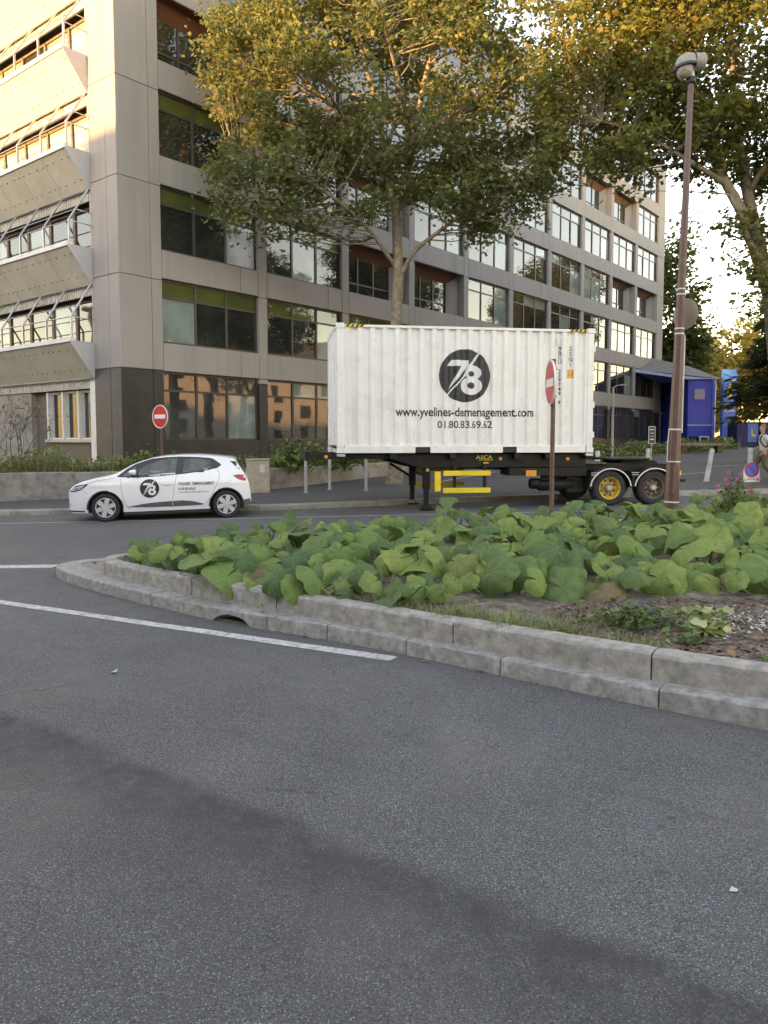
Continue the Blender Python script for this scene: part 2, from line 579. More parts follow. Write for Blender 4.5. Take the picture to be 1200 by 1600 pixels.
def sheet(poly, fn, eps, step=.12, cutx=None):
    """flat outline (a,b) cut into small faces and laid onto the surface fn(a,b)->(x,y,z) at eps above it"""
    bm = bmesh.new()
    if isinstance(poly, bpy.types.Mesh):
        bm.from_mesh(poly)
    else:
        bm.faces.new([bm.verts.new((a, b, 0)) for a, b in poly])
    xs = [v.co.x for v in bm.verts]; ys = [v.co.y for v in bm.verts]
    cuts = []
    if cutx is not None:
        cuts += [((c, 0, 0), (1, 0, 0)) for c in cutx if min(xs) < c < max(xs)]
    else:
        cuts += [((c, 0, 0), (1, 0, 0)) for c in np.arange(min(xs) + step, max(xs), step)]
        cuts += [((0, c, 0), (0, 1, 0)) for c in np.arange(min(ys) + step, max(ys), step)]
    for co, no in cuts:
        bmesh.ops.bisect_plane(bm, geom=bm.verts[:] + bm.edges[:] + bm.faces[:], plane_co=co, plane_no=no, dist=1e-5)
    bmesh.ops.triangulate(bm, faces=[f for f in bm.faces if len(f.verts) > 4])
    for v in bm.verts:
        v.co = fn(v.co.x, v.co.y, eps)
    me = bpy.data.meshes.new('sheet')
    bm.to_mesh(me); bm.free()
    return me


def text_mesh(body, height, width=None, weight=0., align='LEFT', spacing=1.0):
    """letters as a flat mesh; capital height = height; squeezed to width if given; starts at x=0"""
    cu = bpy.data.curves.new('lettering', 'FONT')
    cu.body = body; cu.size = 1.0; cu.offset = weight; cu.resolution_u = 3; cu.space_character = spacing
    o = bpy.data.objects.new('lettering', cu)
    COL.objects.link(o)
    dg = bpy.context.evaluated_depsgraph_get()
    me = bpy.data.meshes.new_from_object(o.evaluated_get(dg))
    bpy.data.objects.remove(o)
    if not me.vertices:
        return me
    co = np.array([v.co[:] for v in me.vertices])
    s = height / .70
    co *= s
    x0, x1 = co[:, 0].min(), co[:, 0].max()
    co[:, 0] -= x0
    if width:
        co[:, 0] *= width / (x1 - x0)
    if align == 'CENTER':
        co[:, 0] -= co[:, 0].max() / 2
    me.vertices.foreach_set('co', co.ravel())
    return me


def shifted(me, dx, dz):
    me = me.copy()
    for v in me.vertices:
        v.co.x += dx; v.co.y += dz
    return me


def fast_mesh(name, verts, face_size, faces, col=None, smooth=False):
    me = bpy.data.meshes.new(name)
    nf = len(faces)
    me.vertices.add(len(verts)); me.vertices.foreach_set('co', np.asarray(verts, np.float32).ravel())
    me.loops.add(nf * face_size); me.loops.foreach_set('vertex_index', np.asarray(faces, np.int32).ravel())
    me.polygons.add(nf)
    me.polygons.foreach_set('loop_start', np.arange(nf, dtype=np.int32) * face_size)
    me.update(calc_edges=True)
    if col is not None:
        a = me.attributes.new('lc', 'FLOAT_COLOR', 'POINT')
        a.data.foreach_set('color', np.asarray(col, np.float32).ravel())
    return me


def hermite(pts, x):
    """smooth curve through (x, value) points"""
    n = len(pts)
    if x <= pts[0][0]: return pts[0][1]
    if x >= pts[-1][0]: return pts[-1][1]
    d = [(pts[i + 1][1] - pts[i][1]) / (pts[i + 1][0] - pts[i][0]) for i in range(n - 1)]
    m = [d[0]] + [0 if d[i - 1] * d[i] <= 0 else 2 * d[i - 1] * d[i] / (d[i - 1] + d[i]) for i in range(1, n - 1)] + [d[-1]]
    for i in range(n - 1):
        if x <= pts[i + 1][0]:
            h = pts[i + 1][0] - pts[i][0]; t = (x - pts[i][0]) / h
            return ((2 * t**3 - 3 * t * t + 1) * pts[i][1] + (t**3 - 2 * t * t + t) * h * m[i]
                    + (-2 * t**3 + 3 * t * t) * pts[i + 1][1] + (t**3 - t * t) * h * m[i + 1])


def line_y(poly, x):
    for (x0, y0), (x1, y1) in zip(poly, poly[1:]):
        if x <= x1:
            return y0 + (y1 - y0) * (x - x0) / (x1 - x0)
    return poly[-1][1]

# ------------------------------------------------------------------ ground, road, pavement
def ground_sheet(name, xs, rows, mat, dz):
    """rows: list of functions x -> y; sheet follows G"""
    mb = MB()
    n = len(rows)
    for x in xs:
        for r in rows:
            y = r(x)
            mb.v.append((x, y, G(x, y) + dz))
    for i in range(len(xs) - 1):
        for j in range(n - 1):
            a = i * n + j
            mb.f.append((a, a + n, a + n + 1, a + 1))
    o = mb.build(name, mat)
    return tag(o, kind='structure')


far = MB()
far.add([(-1500, -1500, -1.2), (1500, -1500, -1.2), (1500, 1500, -1.2), (-1500, 1500, -1.2)], [(0, 1, 2, 3)])
tag(far.build('ground', 'pavement_asphalt'), kind='structure')

KB = [(-60, 18.35), (-14, 18.4), (-8.4, 18.45), (-3.1, 18.6), (-1.9, 18.9), (2.3, 19.9), (5.6, 20.6), (8.4, 20.75), (14, 21.2), (28, 22.2), (60, 23.6), (90, 24)]
ground_sheet('road', [-90, -15, 0, 28, 110], [lambda x: -70, lambda x: 10, lambda x: 25], 'asphalt', 0)
ground_sheet('pavement', sorted({p[0] for p in KB} | {-15, -90, 110}),
             [lambda x: line_y(KB, x) + .2, lambda x: 26, lambda x: 62, lambda x: 400], 'pavement_asphalt', .128)


class Path:
    def __init__(self, pts, rounds=2):
        p = [np.array(q, float) for q in pts]
        for _ in range(rounds):
            q = [p[0]]
            for a, b in zip(p, p[1:]):
                q += [a * .75 + b * .25, a * .25 + b * .75]
            p = q + [p[-1]]
        self.p = p
        self.s = np.concatenate([[0], np.cumsum([np.linalg.norm(b - a) for a, b in zip(p, p[1:])])])
        self.len = self.s[-1]

    def at(self, s):
        i = int(np.clip(np.searchsorted(self.s, s) - 1, 0, len(self.p) - 2))
        t = (s - self.s[i]) / (self.s[i + 1] - self.s[i])
        return self.p[i] * (1 - t) + self.p[i + 1] * t

    def frame(self, s):
        p = self.at(s)
        d = self.at(min(s + .03, self.len)) - self.at(max(s - .03, 0))
        d /= np.linalg.norm(d)
        return p, d, np.array([d[1], -d[0]])      # right-hand normal


def stone(path, s0, s1, prof, side, zfun, seed, rough=.004, bottom=None):
    """one stone swept along a path; prof is a closed outline of (offset inward, height)"""
    r = random.Random(seed)
    n = max(2, int((s1 - s0) / .07))
    m = len(prof)
    mb = MB()
    dz = r.uniform(-.005, .005)
    do = r.uniform(-.004, .004)
    for i in range(n + 1):
        s = s0 + (s1 - s0) * i / n
        p, d, nr = path.frame(s)
        end = .004 if i in (0, n) else 0
        for k, (o, h) in enumerate(prof):
            if bottom and k in bottom[0]:
                h = bottom[1](s, h)
            q = p + nr * side * (o + do + r.uniform(-rough, rough) + (end if o < .02 else 0))
            mb.v.append((q[0], q[1], zfun(q[0], q[1]) + h + dz + r.uniform(-rough, rough) * .6 - (end if h > .1 else 0)))
    for i in range(n):
        for k in range(m):
            a, b = i * m + k, i * m + (k + 1) % m
            mb.f.append((a, b, b + m, a + m))
    mb.f.append(tuple(range(m)))
    mb.f.append(tuple(range(n * m, n * m + m)))
    return mb


# far kerb, one object per stone
kerb = tag(thing('kerb', None, None), kind='structure')
kp = Path(KB[1:9], 1)
kprof = [(0, -.05), (0, .105), (.025, .132), (.28, .137), (.28, -.05)]
s = 0.
i = 0
while s < kp.len - .3:
    e = min(s + rng.choice((.98, 1.0, 1.02)), kp.len)
    stone(kp, s + .006, e - .006, kprof, -1, G, 500 + i, .003).build('kerb_stone', 'far_kerb', kerb, 40)
    s = e
    i += 1

# island kerb and planter wall
KP = Path([(8, -.5), (6.0, 1.2), (4, 2.78), (2.9, 3.74), (2.21, 4.30), (1.65, 4.72), (.91, 5.34), (.25, 5.92), (-.38, 6.39), (-1.17, 6.92), (-1.89, 7.47),
           (-2.79, 8.27), (-3.85, 9.30), (-4.27, 9.85), (-4.33, 10.15), (-4.15, 10.45), (-3.7, 10.6), (-2.6, 10.9)], 2)
WALL_F = [(8, 0), (5, 2.4), (3, 3.93), (2.28, 4.43), (1.66, 4.86), (.63, 5.69), (-.27, 6.43), (-1.43, 7.34), (-2.92, 8.64), (-3.29, 9.03)]
WALL_B = [(-3.46, 9.3), (-3.42, 9.6), (-3.1, 9.8), (-2, 10.25), (0, 11.15), (3, 12.4), (7, 13.5), (10, 14.2)]
WP = Path(WALL_F + WALL_B, 2)


def s_near(path, x, y):
    d = [np.hypot(p[0] - x, p[1] - y) for p in path.p]
    return path.s[int(np.argmin(d))]


island = tag(thing('island_kerb', None, None), kind='structure')
iprof = [(0, -.04), (0, .02), (0, .112), (.003, .121), (.012, .129), (.10, .134), (.30, .136), (.30, -.04)]
drain_s = s_near(KP, -1.52, 7.19)


def drain_bottom(s, h):
    t = (s - drain_s) / .235
    return h if abs(t) >= 1 else max(h, .085 * math.sqrt(1 - t * t))


seams = [s_near(KP, *q) for q in [(4.9, 2.1), (3.4, 3.3), (1.65, 4.72), (.91, 5.34), (.25, 5.92), (-.42, 6.4), (-1.02, 6.82), (-1.98, 7.55), (-2.45, 7.95), (-3.35, 8.8), (-4.25, 9.85), (-4.0, 10.5)]]
seams = [.6] + seams + [KP.len - .05]
for i, (a, b) in enumerate(zip(seams, seams[1:])):
    bt = ((0, 1), drain_bottom) if a < drain_s < b else None
    stone(KP, a + .005, b - .005, iprof, 1, G, i, .004, bt).build('kerb_stone', 'kerb_stone', island, 24)
p, d, nr = KP.frame(drain_s)
mb = MB()
for sgn in (0, 1):
    pass
q0, q1 = p - d * .26 + nr * .015, p + d * .26 + nr * .015
q2, q3 = q1 + nr * .2, q0 + nr * .2
zz = G(*p)
mb.add([(*q0, zz + .004), (*q1, zz + .004), (*q2, zz + .012), (*q3, zz + .012)], [(0, 1, 2, 3)])
mb.add([(*q3, zz - .02), (*q2, zz - .02), (*q2, zz + .12), (*q3, zz + .12)], [(0, 1, 2, 3)])
mb.build('drain_opening', 'soil', island)

mb = MB(); mb.add([(x, y, G(x, y) + .124) for x, y in ((-2.6, 8.4), (-3.6, 9.30), (-4.0, 9.85), (-4.06, 10.15), (-3.9, 10.30), (-3.3, 10.42), (-2.6, 10.65), (-2.5, 9.5))], [tuple(range(8))])
mb.build('island_paving', 'far_kerb', island)
planter = tag(thing('planter_wall', 'low weathered concrete wall of long blocks edging the leafy island bed', 'wall', (0, 0, 0)))
wprof = [(0, -.02), (0, .13), (.003, .20), (0, .285), (.004, .298), (.016, .309), (.085, .318), (.158, .314), (.175, .298), (.175, -.02)]
wseam = [s_near(WP, *q) for q in [(3.4, 3.65), (1.64, 4.88), (.5, 5.8), (-.9, 6.92), (-2.05, 7.88), (-3.32, 9.1), (-3.0, 9.85), (-1.2, 10.6), (.8, 11.5), (2.8, 12.3), (5, 12.95)]]
wseam = [.5] + wseam + [WP.len - .05]
for i, (a, b) in enumerate(zip(wseam, wseam[1:])):
    stone(WP, a + .006, b - .006, wprof, 1, G, 40 + i, .005).build('block', 'planter_concrete', planter, 24)


def wall_front(x):
    return line_y(sorted(WALL_F), x)


def wall_back(x):
    return line_y(sorted(WALL_B[1:]), x)


mb = MB()
srng = random.Random(3)
xs = np.linspace(-3.3, 8, 150)
NJ = 40


def soil_z(x, y):
    return G(x, y) + .265 + .02 * math.sin(3.1 * x + 1.7 * y) * math.sin(2.3 * y - x) + .012 * math.sin(9 * x) * math.sin(8 * y + 1)


for x in xs:
    a, b = wall_front(x) + .05, wall_back(x) - .06
    if b < a:
        a = b = (a + b) / 2
    for j in range(NJ + 1):
        y = a + (b - a) * j / NJ
        mb.v.append((x, y, soil_z(x, y) + srng.uniform(-.006, .008)))
for i in range(len(xs) - 1):
    for j in range(NJ):
        a = i * (NJ + 1) + j
        mb.f.append((a, a + NJ + 1, a + NJ + 2, a + 1))
tag(mb.build('soil', 'soil', None, 180), kind='structure')


def strip(name, pts, w, label, mat='road_paint', dz=.004, base=0.):
    mb = MB()
    pts = [np.array(p, float) for p in pts]
    n = 24
    r = random.Random(len(name))
    for i in range(n + 1):
        t = i / n * (len(pts) - 1)
        k = min(int(t), len(pts) - 2)
        p = pts[k] + (pts[k + 1] - pts[k]) * (t - k)
        d = pts[k + 1] - pts[k]
        d /= np.linalg.norm(d)
        nn = np.array([-d[1], d[0]])
        for sg in (-1, 1):
            q = p + nn * sg * (w / 2 + r.uniform(-.004, .004))
            mb.v.append((q[0], q[1], G(q[0], q[1]) + base + dz))
    for i in range(n):
        mb.f.append((2 * i, 2 * i + 1, 2 * i + 3, 2 * i + 2))
    o = mb.build(name, mat)
    return tag(o, kind='structure')


strip('road_marking', [(-12, 12.6), (-4.2, 8.29), (.075, 5.86)], .13, '')
strip('road_marking', [(-12, 11.1), (-4.6, 10.68)], .26, '')
strip('road_marking', [(-9.5, 16.6), (2, 17.0), (7, 17.1)], .07, '', 'road_paint', .003)
# parking-bay lines beyond the pavement
for a, b in (((2.0, 27.0), (4.6, 31.9)), ((4.6, 31.9), (5.8, 31.5)), ((7.4, 33.5), (11.2, 35.5)), ((8.0, 37.5), (13.0, 38.8)), ((9.5, 42), (15, 43)), ((11, 45), (18, 46)), ((13, 48), (22, 49)),
             ((15, 51), (26, 52)), ((9.2, 27.4), (12.6, 29.4)), ((14, 33), (19, 34.6)), ((16, 38), (23, 39.4))):
    strip('parking_marking', [a, b], .1, '', 'road_paint', .005, .128)

# ------------------------------------------------------------------ office building
CX, CY = -8.55, 25.2
AR = math.atan2(.779, .627)              # street front runs away to the right
AL = AR - math.pi / 2                    # gable front runs away to the left
bld = thing('office_building', 'long grey concrete office block with rows of bronze windows and slanted balconies', 'building', (CX, CY, 0))


def fr(ang, x, y):
    return (math.cos(ang) * x - math.sin(ang) * y, math.sin(ang) * x + math.cos(ang) * y)


def fput(o, ang, x=0, y=0, z=0):
    p = fr(ang, x, y)
    o.location = (p[0], p[1], z)
    o.rotation_euler = (0, 0, ang)
    return o


PITCH, W0, WW, NB = 4.79, 1.64, 4.34, 10
FH, NF = 3.11, 7
END = 50.6
ROOF = 23.9


def wz(f):
    return (1.53, 3.89) if f == 0 else (4.86 + FH * (f - 1), 7.02 + FH * (f - 1))


# core volume behind the facade skin
mb = MB()
mb.prism([fr(AR, *q) for q in ((.9, .75), (END - .3, .75), (END - .3, 17), (.9, 17))], -.6, ROOF - .3, 'z')
mb.build('core', 'core', bld)
mb = MB(); mb.prism([fr(AR, *q) for q in ((END - .3, .02), (END, .02), (END, 17), (END - .3, 17))], -.6, ROOF, 'z')
mb.build('end_wall', 'panel', bld)
mb = MB(); mb.prism([fr(AR, *q) for q in ((.35, .35), (END - .05, .35), (END - .05, 17), (.35, 17))], ROOF - .25, ROOF - .05, 'z')
mb.build('roof', 'core', bld)

PANEL_CACHE = {}


def panel(w, h, t, mat, ang, x, y, z, bev=.012):
    key = (round(w, 3), round(h, 3), round(t, 3), mat)
    if key not in PANEL_CACHE:
        g = .007
        mb = MB()
        b = bev
        # chamfered slab, front at y=0
        mb.add([(g + b, 0, g + b), (w - g - b, 0, g + b), (w - g - b, 0, h - g - b), (g + b, 0, h - g - b),
                (g, b, g), (w - g, b, g), (w - g, b, h - g), (g, b, h - g), (g, t, g), (w - g, t, g), (w - g, t, h - g), (g, t, h - g)],
               [(0, 1, 2, 3), (0, 4, 5, 1), (1, 5, 6, 2), (2, 6, 7, 3), (3, 7, 4, 0), (4, 8, 9, 5), (5, 9, 10, 6), (6, 10, 11, 7), (7, 11, 8, 4), (8, 11, 10, 9)])
        PANEL_CACHE[key] = mb.mesh('panel')
        PANEL_CACHE[key].materials.append(MATS[mat])
    return fput(obj('panel', PANEL_CACHE[key], None, bld), ang, x, y, z)


# spandrels and piers of the street front
recess = {(4, 0), (2, 2), (2, 3), (3, 2), (4, 4), (3, 8), (3, 9), (5, 7), (5, 8), (5, 3)}
for f in range(NF):
    z0, z1 = wz(f)
    zn = wz(f + 1)[0] if f < NF - 1 else ROOF
    for b in range(NB):
        x = W0 + PITCH * b
        # spandrel above this window, in two slabs
        panel(3.45, zn - z1, .4, 'panel', AR, x - .0, 0, z1)
        panel(WW - 3.45, zn - z1, .4, 'panel', AR, x + 3.45, 0, z1)
    zc0 = z1 + .35 if f else -.6
    for b in range(1, NB + 1):
        x = W0 + PITCH * b - (PITCH - WW)
        w = PITCH - WW if b < NB else END - .3 - x
        lo = z0 - .98 if f else -.6
        hi = zn - .98 if f < NF - 1 else ROOF
        if f == 0:
            panel(w, z1 - .2 + .6, .4, 'black_panel', AR, x, .012, -.6)
            panel(w, hi - z1 + .2, .4, 'panel', AR, x, 0, z1 - .2)
        else:
            panel(w, hi - lo, .4, 'panel', AR, x, 0, lo)
# plinth under the ground-floor windows
for b in range(NB):
    panel(WW, 1.53 + .6, .4, 'black_panel', AR, W0 + PITCH * b, .01, -.6)
# corner column: two slabs wide on the street front, two on the gable front
LV = [-.6, 3.92] + [3.92 + 3.03 + FH * k for k in range(0, 6)] + [ROOF]
for k in range(len(LV) - 1):
    dark = k == 0
    h = LV[k + 1] - LV[k]
    panel(1.22, h, .3, 'black_panel' if dark else 'panel', AR, 0.0, 0, LV[k])
    panel(.42, h, .35, 'black_panel' if dark else 'panel', AR, 1.22, 0, LV[k])
    panel(.62, h, .3, 'slate_panel' if dark else 'panel_side', AL, -.62, -.003, LV[k])
    panel(.98, h, .35, 'slate_panel' if dark else 'panel_side', AL, -1.60, -.003, LV[k])


# windows of the street front
def frame_mesh(w, h, tr, n=3, t=.07, dep=.09):
    """outer frame, n lights with a cross rail at height tr"""
    mb = MB()
    mb.box(0, w, 0, dep, 0, t); mb.box(0, w, 0, dep, h - t, h)
    mb.box(0, t, .002, dep - .002, t, h - t); mb.box(w - t, w, .002, dep - .002, t, h - t)
    lw = (w - 2 * t) / n
    for k in range(1, n):
        mb.box(t + lw * k - .045, t + lw * k + .045, .004, dep - .004, t, h - t)
    for k in range(n):
        mb.box(t + lw * k + (.045 if k else 0), t + lw * (k + 1) - (.045 if k < n - 1 else 0), .012, dep - .012, tr - .035, tr + .035)
    lights = []
    for k in range(n):
        x0 = t + lw * k + (.045 if k else 0); x1 = t + lw * (k + 1) - (.045 if k < n - 1 else 0)
        lights += [(x0, x1, t, tr - .035), (x0, x1, tr + .035, h - t)]
    me = mb.mesh('frame'); me.materials.append(MATS['bronze'])
    return me, lights


PANE_CACHE = {}


def pane_mesh(w, h, mat):
    key = (round(w, 3), round(h, 3), mat)
    if key not in PANE_CACHE:
        mb = MB(); mb.box(0, w, 0, .012, 0, h)
        PANE_CACHE[key] = mb.mesh('pane'); PANE_CACHE[key].materials.append(MATS[mat])
    return PANE_CACHE[key]


prng = random.Random(11)
FM = {0: frame_mesh(WW, 2.36, 1.72), 1: frame_mesh(WW, 2.16, 1.56), 'r': frame_mesh(WW - .9, 1.95, .55)}
SOFFIT = {}
for f in range(NF):
    z0, z1 = wz(f)
    for b in range(NB):
        x = W0 + PITCH * b
        rec = (f, b) in recess
        key = 'r' if rec else (0 if f == 0 else 1)
        me, lights = FM[key]
        win = obj('window', me, None, bld)
        if rec:
            fput(win, AR, x + .12, .62, z0 + .03)
            # deep reveal: sloping brown head, splayed cheek and sill
            mb = MB()
            h = z1 - z0
            mb.hexa([(0.01, .02, h - .02), (WW - .01, .02, h - .02), (WW - .78, .70, h - .02), (.10, .70, h - .02),
                     (.01, .02, h - .005), (WW - .01, .02, h - .005), (WW - .78, .70, h - .005), (.10, .70, h - .005)])
            mb.add([(0.01, .40, h - .02), (WW - .01, .40, h - .02), (WW - .78, .66, h - .50), (.10, .66, h - .50)], [(0, 1, 2, 3)])
            fput(mb.build('soffit', 'soffit', bld), AR, x, 0, z0)
            mb = MB()
            mb.hexa([(WW - .79, .72, 0), (WW - .01, .4, 0), (WW, .75, 0), (WW - .7, .75, 0), (WW - .79, .72, h), (WW - .01, .4, h), (WW, .75, h), (WW - .7, .75, h)])
            mb.hexa([(.0, .4, 0), (.13, .72, 0), (.1, .75, 0), (0, .75, 0), (.0, .4, h), (.13, .72, h), (.1, .75, h), (0, .75, h)])
            mb.box(.02, WW - .02, .3, .75, -.01, .03)
            fput(mb.build('reveal', 'panel', bld), AR, x, 0, z0)
        else:
            fput(win, AR, x, .13, z0)
        joined = MB()
        for i, (x0, x1, h0, h1) in enumerate(lights):
            top = i % 2 == 1
            r = prng.random()
            if rec:
                mt = 'pane'
            elif f == 0:
                mt = 'pane_ground' if r < .75 else 'pane_pale'
            elif top and b <= 2 and f <= 3:
                mt = 'pane_green'
            elif top:
                mt = 'pane_pale' if r < .35 else 'pane'
            else:
                mt = 'pane' if r < .78 else 'pane_pale'
            if (f, b, i) in ((2, 0, 4),):
                mt = 'pane_curtain'
            if f <= 4:
                o = obj('pane', pane_mesh(x1 - x0 + .02, h1 - h0 + .02, mt), None, win)
                o.location = (x0 - .01, .045 + prng.uniform(-.002, .002), h0 - .01)
                o.rotation_euler = (prng.uniform(-.006, .006), 0, prng.uniform(-.008, .008))
            else:
                joined.box(x0 - .01, x1 + .01, .045, .057, h0 - .01, h1 + .01)
        if f > 4:
            tag(joined.build('pane', 'pane', win), kind='stuff')

# gable front: slanted balconies, rails, windows
MODW, NM = 1.64, 7
L0 = -1.60
gw = MB()
gw.box(-14, L0, .55, .75, -.6, ROOF)
fput(gw.build('gable_wall', 'brown_wall', bld), AL)
CAPS = [4.93 + FH * k for k in range(0, 6)]
mb_pan = MB()
mb_pan.hexa([(.008, -.80, 1.20), (MODW - .008, -.80, 1.20), (MODW - .008, -.70, 1.20), (.008, -.70, 1.20)] if False else
            [(.006, -.02, 0), (MODW - .006, -.02, 0), (MODW - .006, .10, 0), (.006, .10, 0), (.006, -.80, 1.14), (MODW - .006, -.80, 1.14), (MODW - .006, -.68, 1.14), (.006, -.68, 1.14)])
PANM = mb_pan.mesh('parapet_panel'); PANM.materials.append(MATS['cream_panel'])
mb_bolt = MB()
for bx in (.16, .55, 1.1, 1.48):
    for t in (.25, .8):
        mb_bolt.lathe([(.03, 0), (.03, .012), (0, .012)], 8, (bx, -.02 - .78 * t - .012, 1.14 * t), 'y')
BOLTM = mb_bolt.mesh('fixing'); BOLTM.materials.append(MATS['bronze'])
for k, cz in enumerate(CAPS):
    zb = cz - 1.28
    # sloping apron under the balcony
    bal = MB()
    bal.box(-NM * MODW, 0, -.85, -.66, cz - .14, cz)
    cap = bal.build('balcony', 'white_cap', bld)
    fput(cap, AL, L0, 0, 0)
    for m in range(NM):
        o = obj('parapet_panel', PANM, None, cap); o.location = (-(m + 1) * MODW, 0, zb)
        o2 = obj('fixing', BOLTM, None, cap); o2.location = (-(m + 1) * MODW, 0, zb)
    mb = MB()
    mb.prism([(-.83, cz - .10), (-.03, cz - .10), (.40, cz - .10), (.40, zb - .02), (-.03, zb - .02), (-.83, cz - .20)], -.002, .035, 'x')
    mb.build('cheek', 'cheek', cap)
    mb = MB(); mb.box(-NM * MODW, -.02, -.40, .55, cz - .42, cz - .32)
    mb.build('deck', 'core', cap)
    # ribbed fascia under the apron
    mb = MB()
    n = NM * 14
    for q in range(n):
        x = -NM * MODW + q * NM * MODW / n
        mb.box(x + .01, x + NM * MODW / n * .62, .035, .10, zb - .34, zb - .015)
    mb.box(-NM * MODW, -.01, .06, .12, zb - .34, zb - .015)
    mb.build('fascia', 'corrugate', cap)
    mb = MB(); mb.tube([(-NM * MODW, -.06, zb - .02), (.0, -.06, zb - .02)], .028, 6)
    mb.build('rail', 'galv', cap)
    if k < len(CAPS) - 1:
        zt = CAPS[k + 1] - 1.30
        for m in range(NM + 1):
            x = -m * MODW - .02
            mb = MB()
            mb.box(x - .025, x + .025, -.79, -.73, cz, cz + .72)
            mb.tube([(x, -.76, cz + .70), (x, -.06, zt)], .035, 6)
            mb.bar((x, -.76, cz + .70), (x, -.50, cz + 1.12), .05, .03)
            mb.build('strut', 'galv', cap)
        for hz, yy in ((.68, -.76), (1.08, -.52)):
            mb = MB(); mb.tube([(-NM * MODW, yy, cz + hz), (.0, yy, cz + hz), (.05, .0, cz + hz - .05)], .020, 6)
            mb.build('rail', 'galv', cap)
    # windows behind: from the deck up to the fascia
    w0, w1 = cz - .3, cz + FH - 1.28 - .38
    for m in range(NM):
        fm = MB()
        ww, hh = MODW, w1 - w0
        fm.box(0, ww, 0, .10, hh - .08, hh); fm.box(0, ww, 0, .10, 0, .07)
        fm.box(0, .07, .002, .098, .07, hh - .08); fm.box(ww - .07, ww, .002, .098, .07, hh - .08)
        o = fm.build('window', 'wood_frame', bld)
        fput(o, AL, L0 - .12 - (m + 1) * MODW + .1, .34, w0)
        pn = obj('pane', pane_mesh(ww - .12, hh - .13, 'pane_pale' if prng.random() < .6 else 'pane'), None, o)
        pn.location = (.06, .05, .06)
    mb = MB(); mb.box(-.12, .0, .05, .5, cz - .3, cz + FH - 1.3)
    fput(mb.build('jamb', 'cream_panel', bld), AL, L0, 0, 0)
# ground floor of the gable front
mb = MB(); mb.box(-.34, -.004, .02, .5, -.6, 3.62)
fput(mb.build('jamb', 'white_cap', bld), AL, L0)
mb = MB(); mb.box(-3.6, -.345, .28, .5, -.6, 1.45)
fput(mb.build('apron_wall', 'slate_panel', bld), AL, L0)
mb = MB(); mb.box(-3.7, -.35, .12, .34, 1.46, 1.56)
fput(mb.build('sill', 'cream_panel', bld), AL, L0)
for m in range(3):
    mb = MB()
    x0 = -.36 - (m + 1) * 1.06
    mb.box(x0, x0 + .10, .14, .34, 1.56, 3.28); mb.box(x0 + .1, x0 + 1.06, .22, .34, 3.2, 3.28); mb.box(x0 + .1, x0 + 1.06, .22, .34, 1.565, 1.62)
    mb.box(x0 + .16, x0 + .20, .28, .36, 1.62, 3.2)
    o = mb.build('window', 'white_cap', bld)
    fput(o, AL, L0, 0, 0)
    pn = obj('pane', pane_mesh(.96, 1.62, 'pane_dull'), None, o); pn.location = (x0 + .1, .33, 1.6)
mb = MB(); mb.box(-14, -4.6, .1, .54, -.6, 3.3)
fput(mb.build('rough_wall', 'concrete', bld), AL, L0)
mb = MB(); mb.box(-4.59, -3.6, .3, .54, -.6, 3.3)
fput(mb.build('door_panel', 'brown_wall', bld), AL, L0)

# ------------------------------------------------------------------ retaining wall, cabinet, posts
RW = [(-16, 18.9), (-10.7, 21.35), (-9.25, 22.1), (-4.3, 23.85), (-3.75, 24.45), (0.05, 30.8), (3.0, 35.4)]
rw = thing('retaining_wall', 'stained board-marked concrete retaining wall holding back the weeds', 'wall')
rwp = Path(RW, 1)
s = 0.
i = 0
TOPZ = .63


def wtop(x, y):
    return 0.


while s < rwp.len - .2:
    e = min(s + 2.6, rwp.len)
    prof = [(0, -.5), (0, TOPZ - .10), (0, TOPZ - .02), (.02, TOPZ), (.28, TOPZ), (.28, -.5)]
    stone(rwp, s + .004, e - .004, prof, -1, wtop, 900 + i, .004).build('wall_section', 'concrete', rw, 40)
    s = e
    i += 1
# planted earth behind it
mb = MB()
n = 40
for i in range(n + 1):
    p, d, nr = rwp.frame(rwp.len * i / n)
    q = p - nr * .25
    mb.v.append((q[0], q[1], .52)); q2 = p - nr * 5
    mb.v.append((q2[0], q2[1], .50))
for i in range(n):
    mb.f.append((2 * i, 2 * i + 1, 2 * i + 3, 2 * i + 2))
tag(mb.build('planting_bed', 'soil'), kind='structure')

g0 = G(-3.7, 23) + .128
t = thing('utility_cabinet', 'beige street utility cabinet with a paper notice against the low wall', 'cabinet', (-3.80, 23.15, g0), R(14))
mb = MB(); mb.box(-.33, .33, -.19, .19, 0, .98); mb.build('body', 'cabinet', t, None, .012)
mb = MB(); mb.box(-.35, .35, -.21, .21, .983, 1.03); mb.build('lid', 'cabinet', t, None, .01)
mb = MB(); mb.box(-.13, .32, -.203, -.192, .06, .95); mb.build('door', 'cabinet', t, None, .004)
mb = MB(); mb.box(.04, .18, -.207, -.2035, .62, .86); mb.build('notice', 'paper', t)
mb = MB(); mb.box(.24, .27, -.215, -.2035, .45, .52); mb.build('lock', 'galv', t)

for i, (x, y, h) in enumerate(((-2.32, 22.75, 1.27), (-1.70, 24.0, 1.22), (-.54, 23.1, 1.2))):
    z = G(x, y) + .128
    lab = ('slim grey metal post under the trailer nose, first from the cabinet', 'slim grey metal post under the trailer nose, second from the cabinet',
           'slim grey metal post just left of the plane tree trunk')[i]
    t = thing('metal_post', lab, 'post', (x, y, z), 0, 'slim posts on the pavement')
    mb = MB(); mb.lathe([(.001, 0), (.045, 0), (.045, h - .02), (.03, h), (.001, h)], 12); mb.build('shaft', 'post_grey', t, 40)
    mb = MB(); mb.lathe([(.075, 0), (.075, .02), (.05, .03)], 12); mb.build('foot', 'post_grey', t, 40)


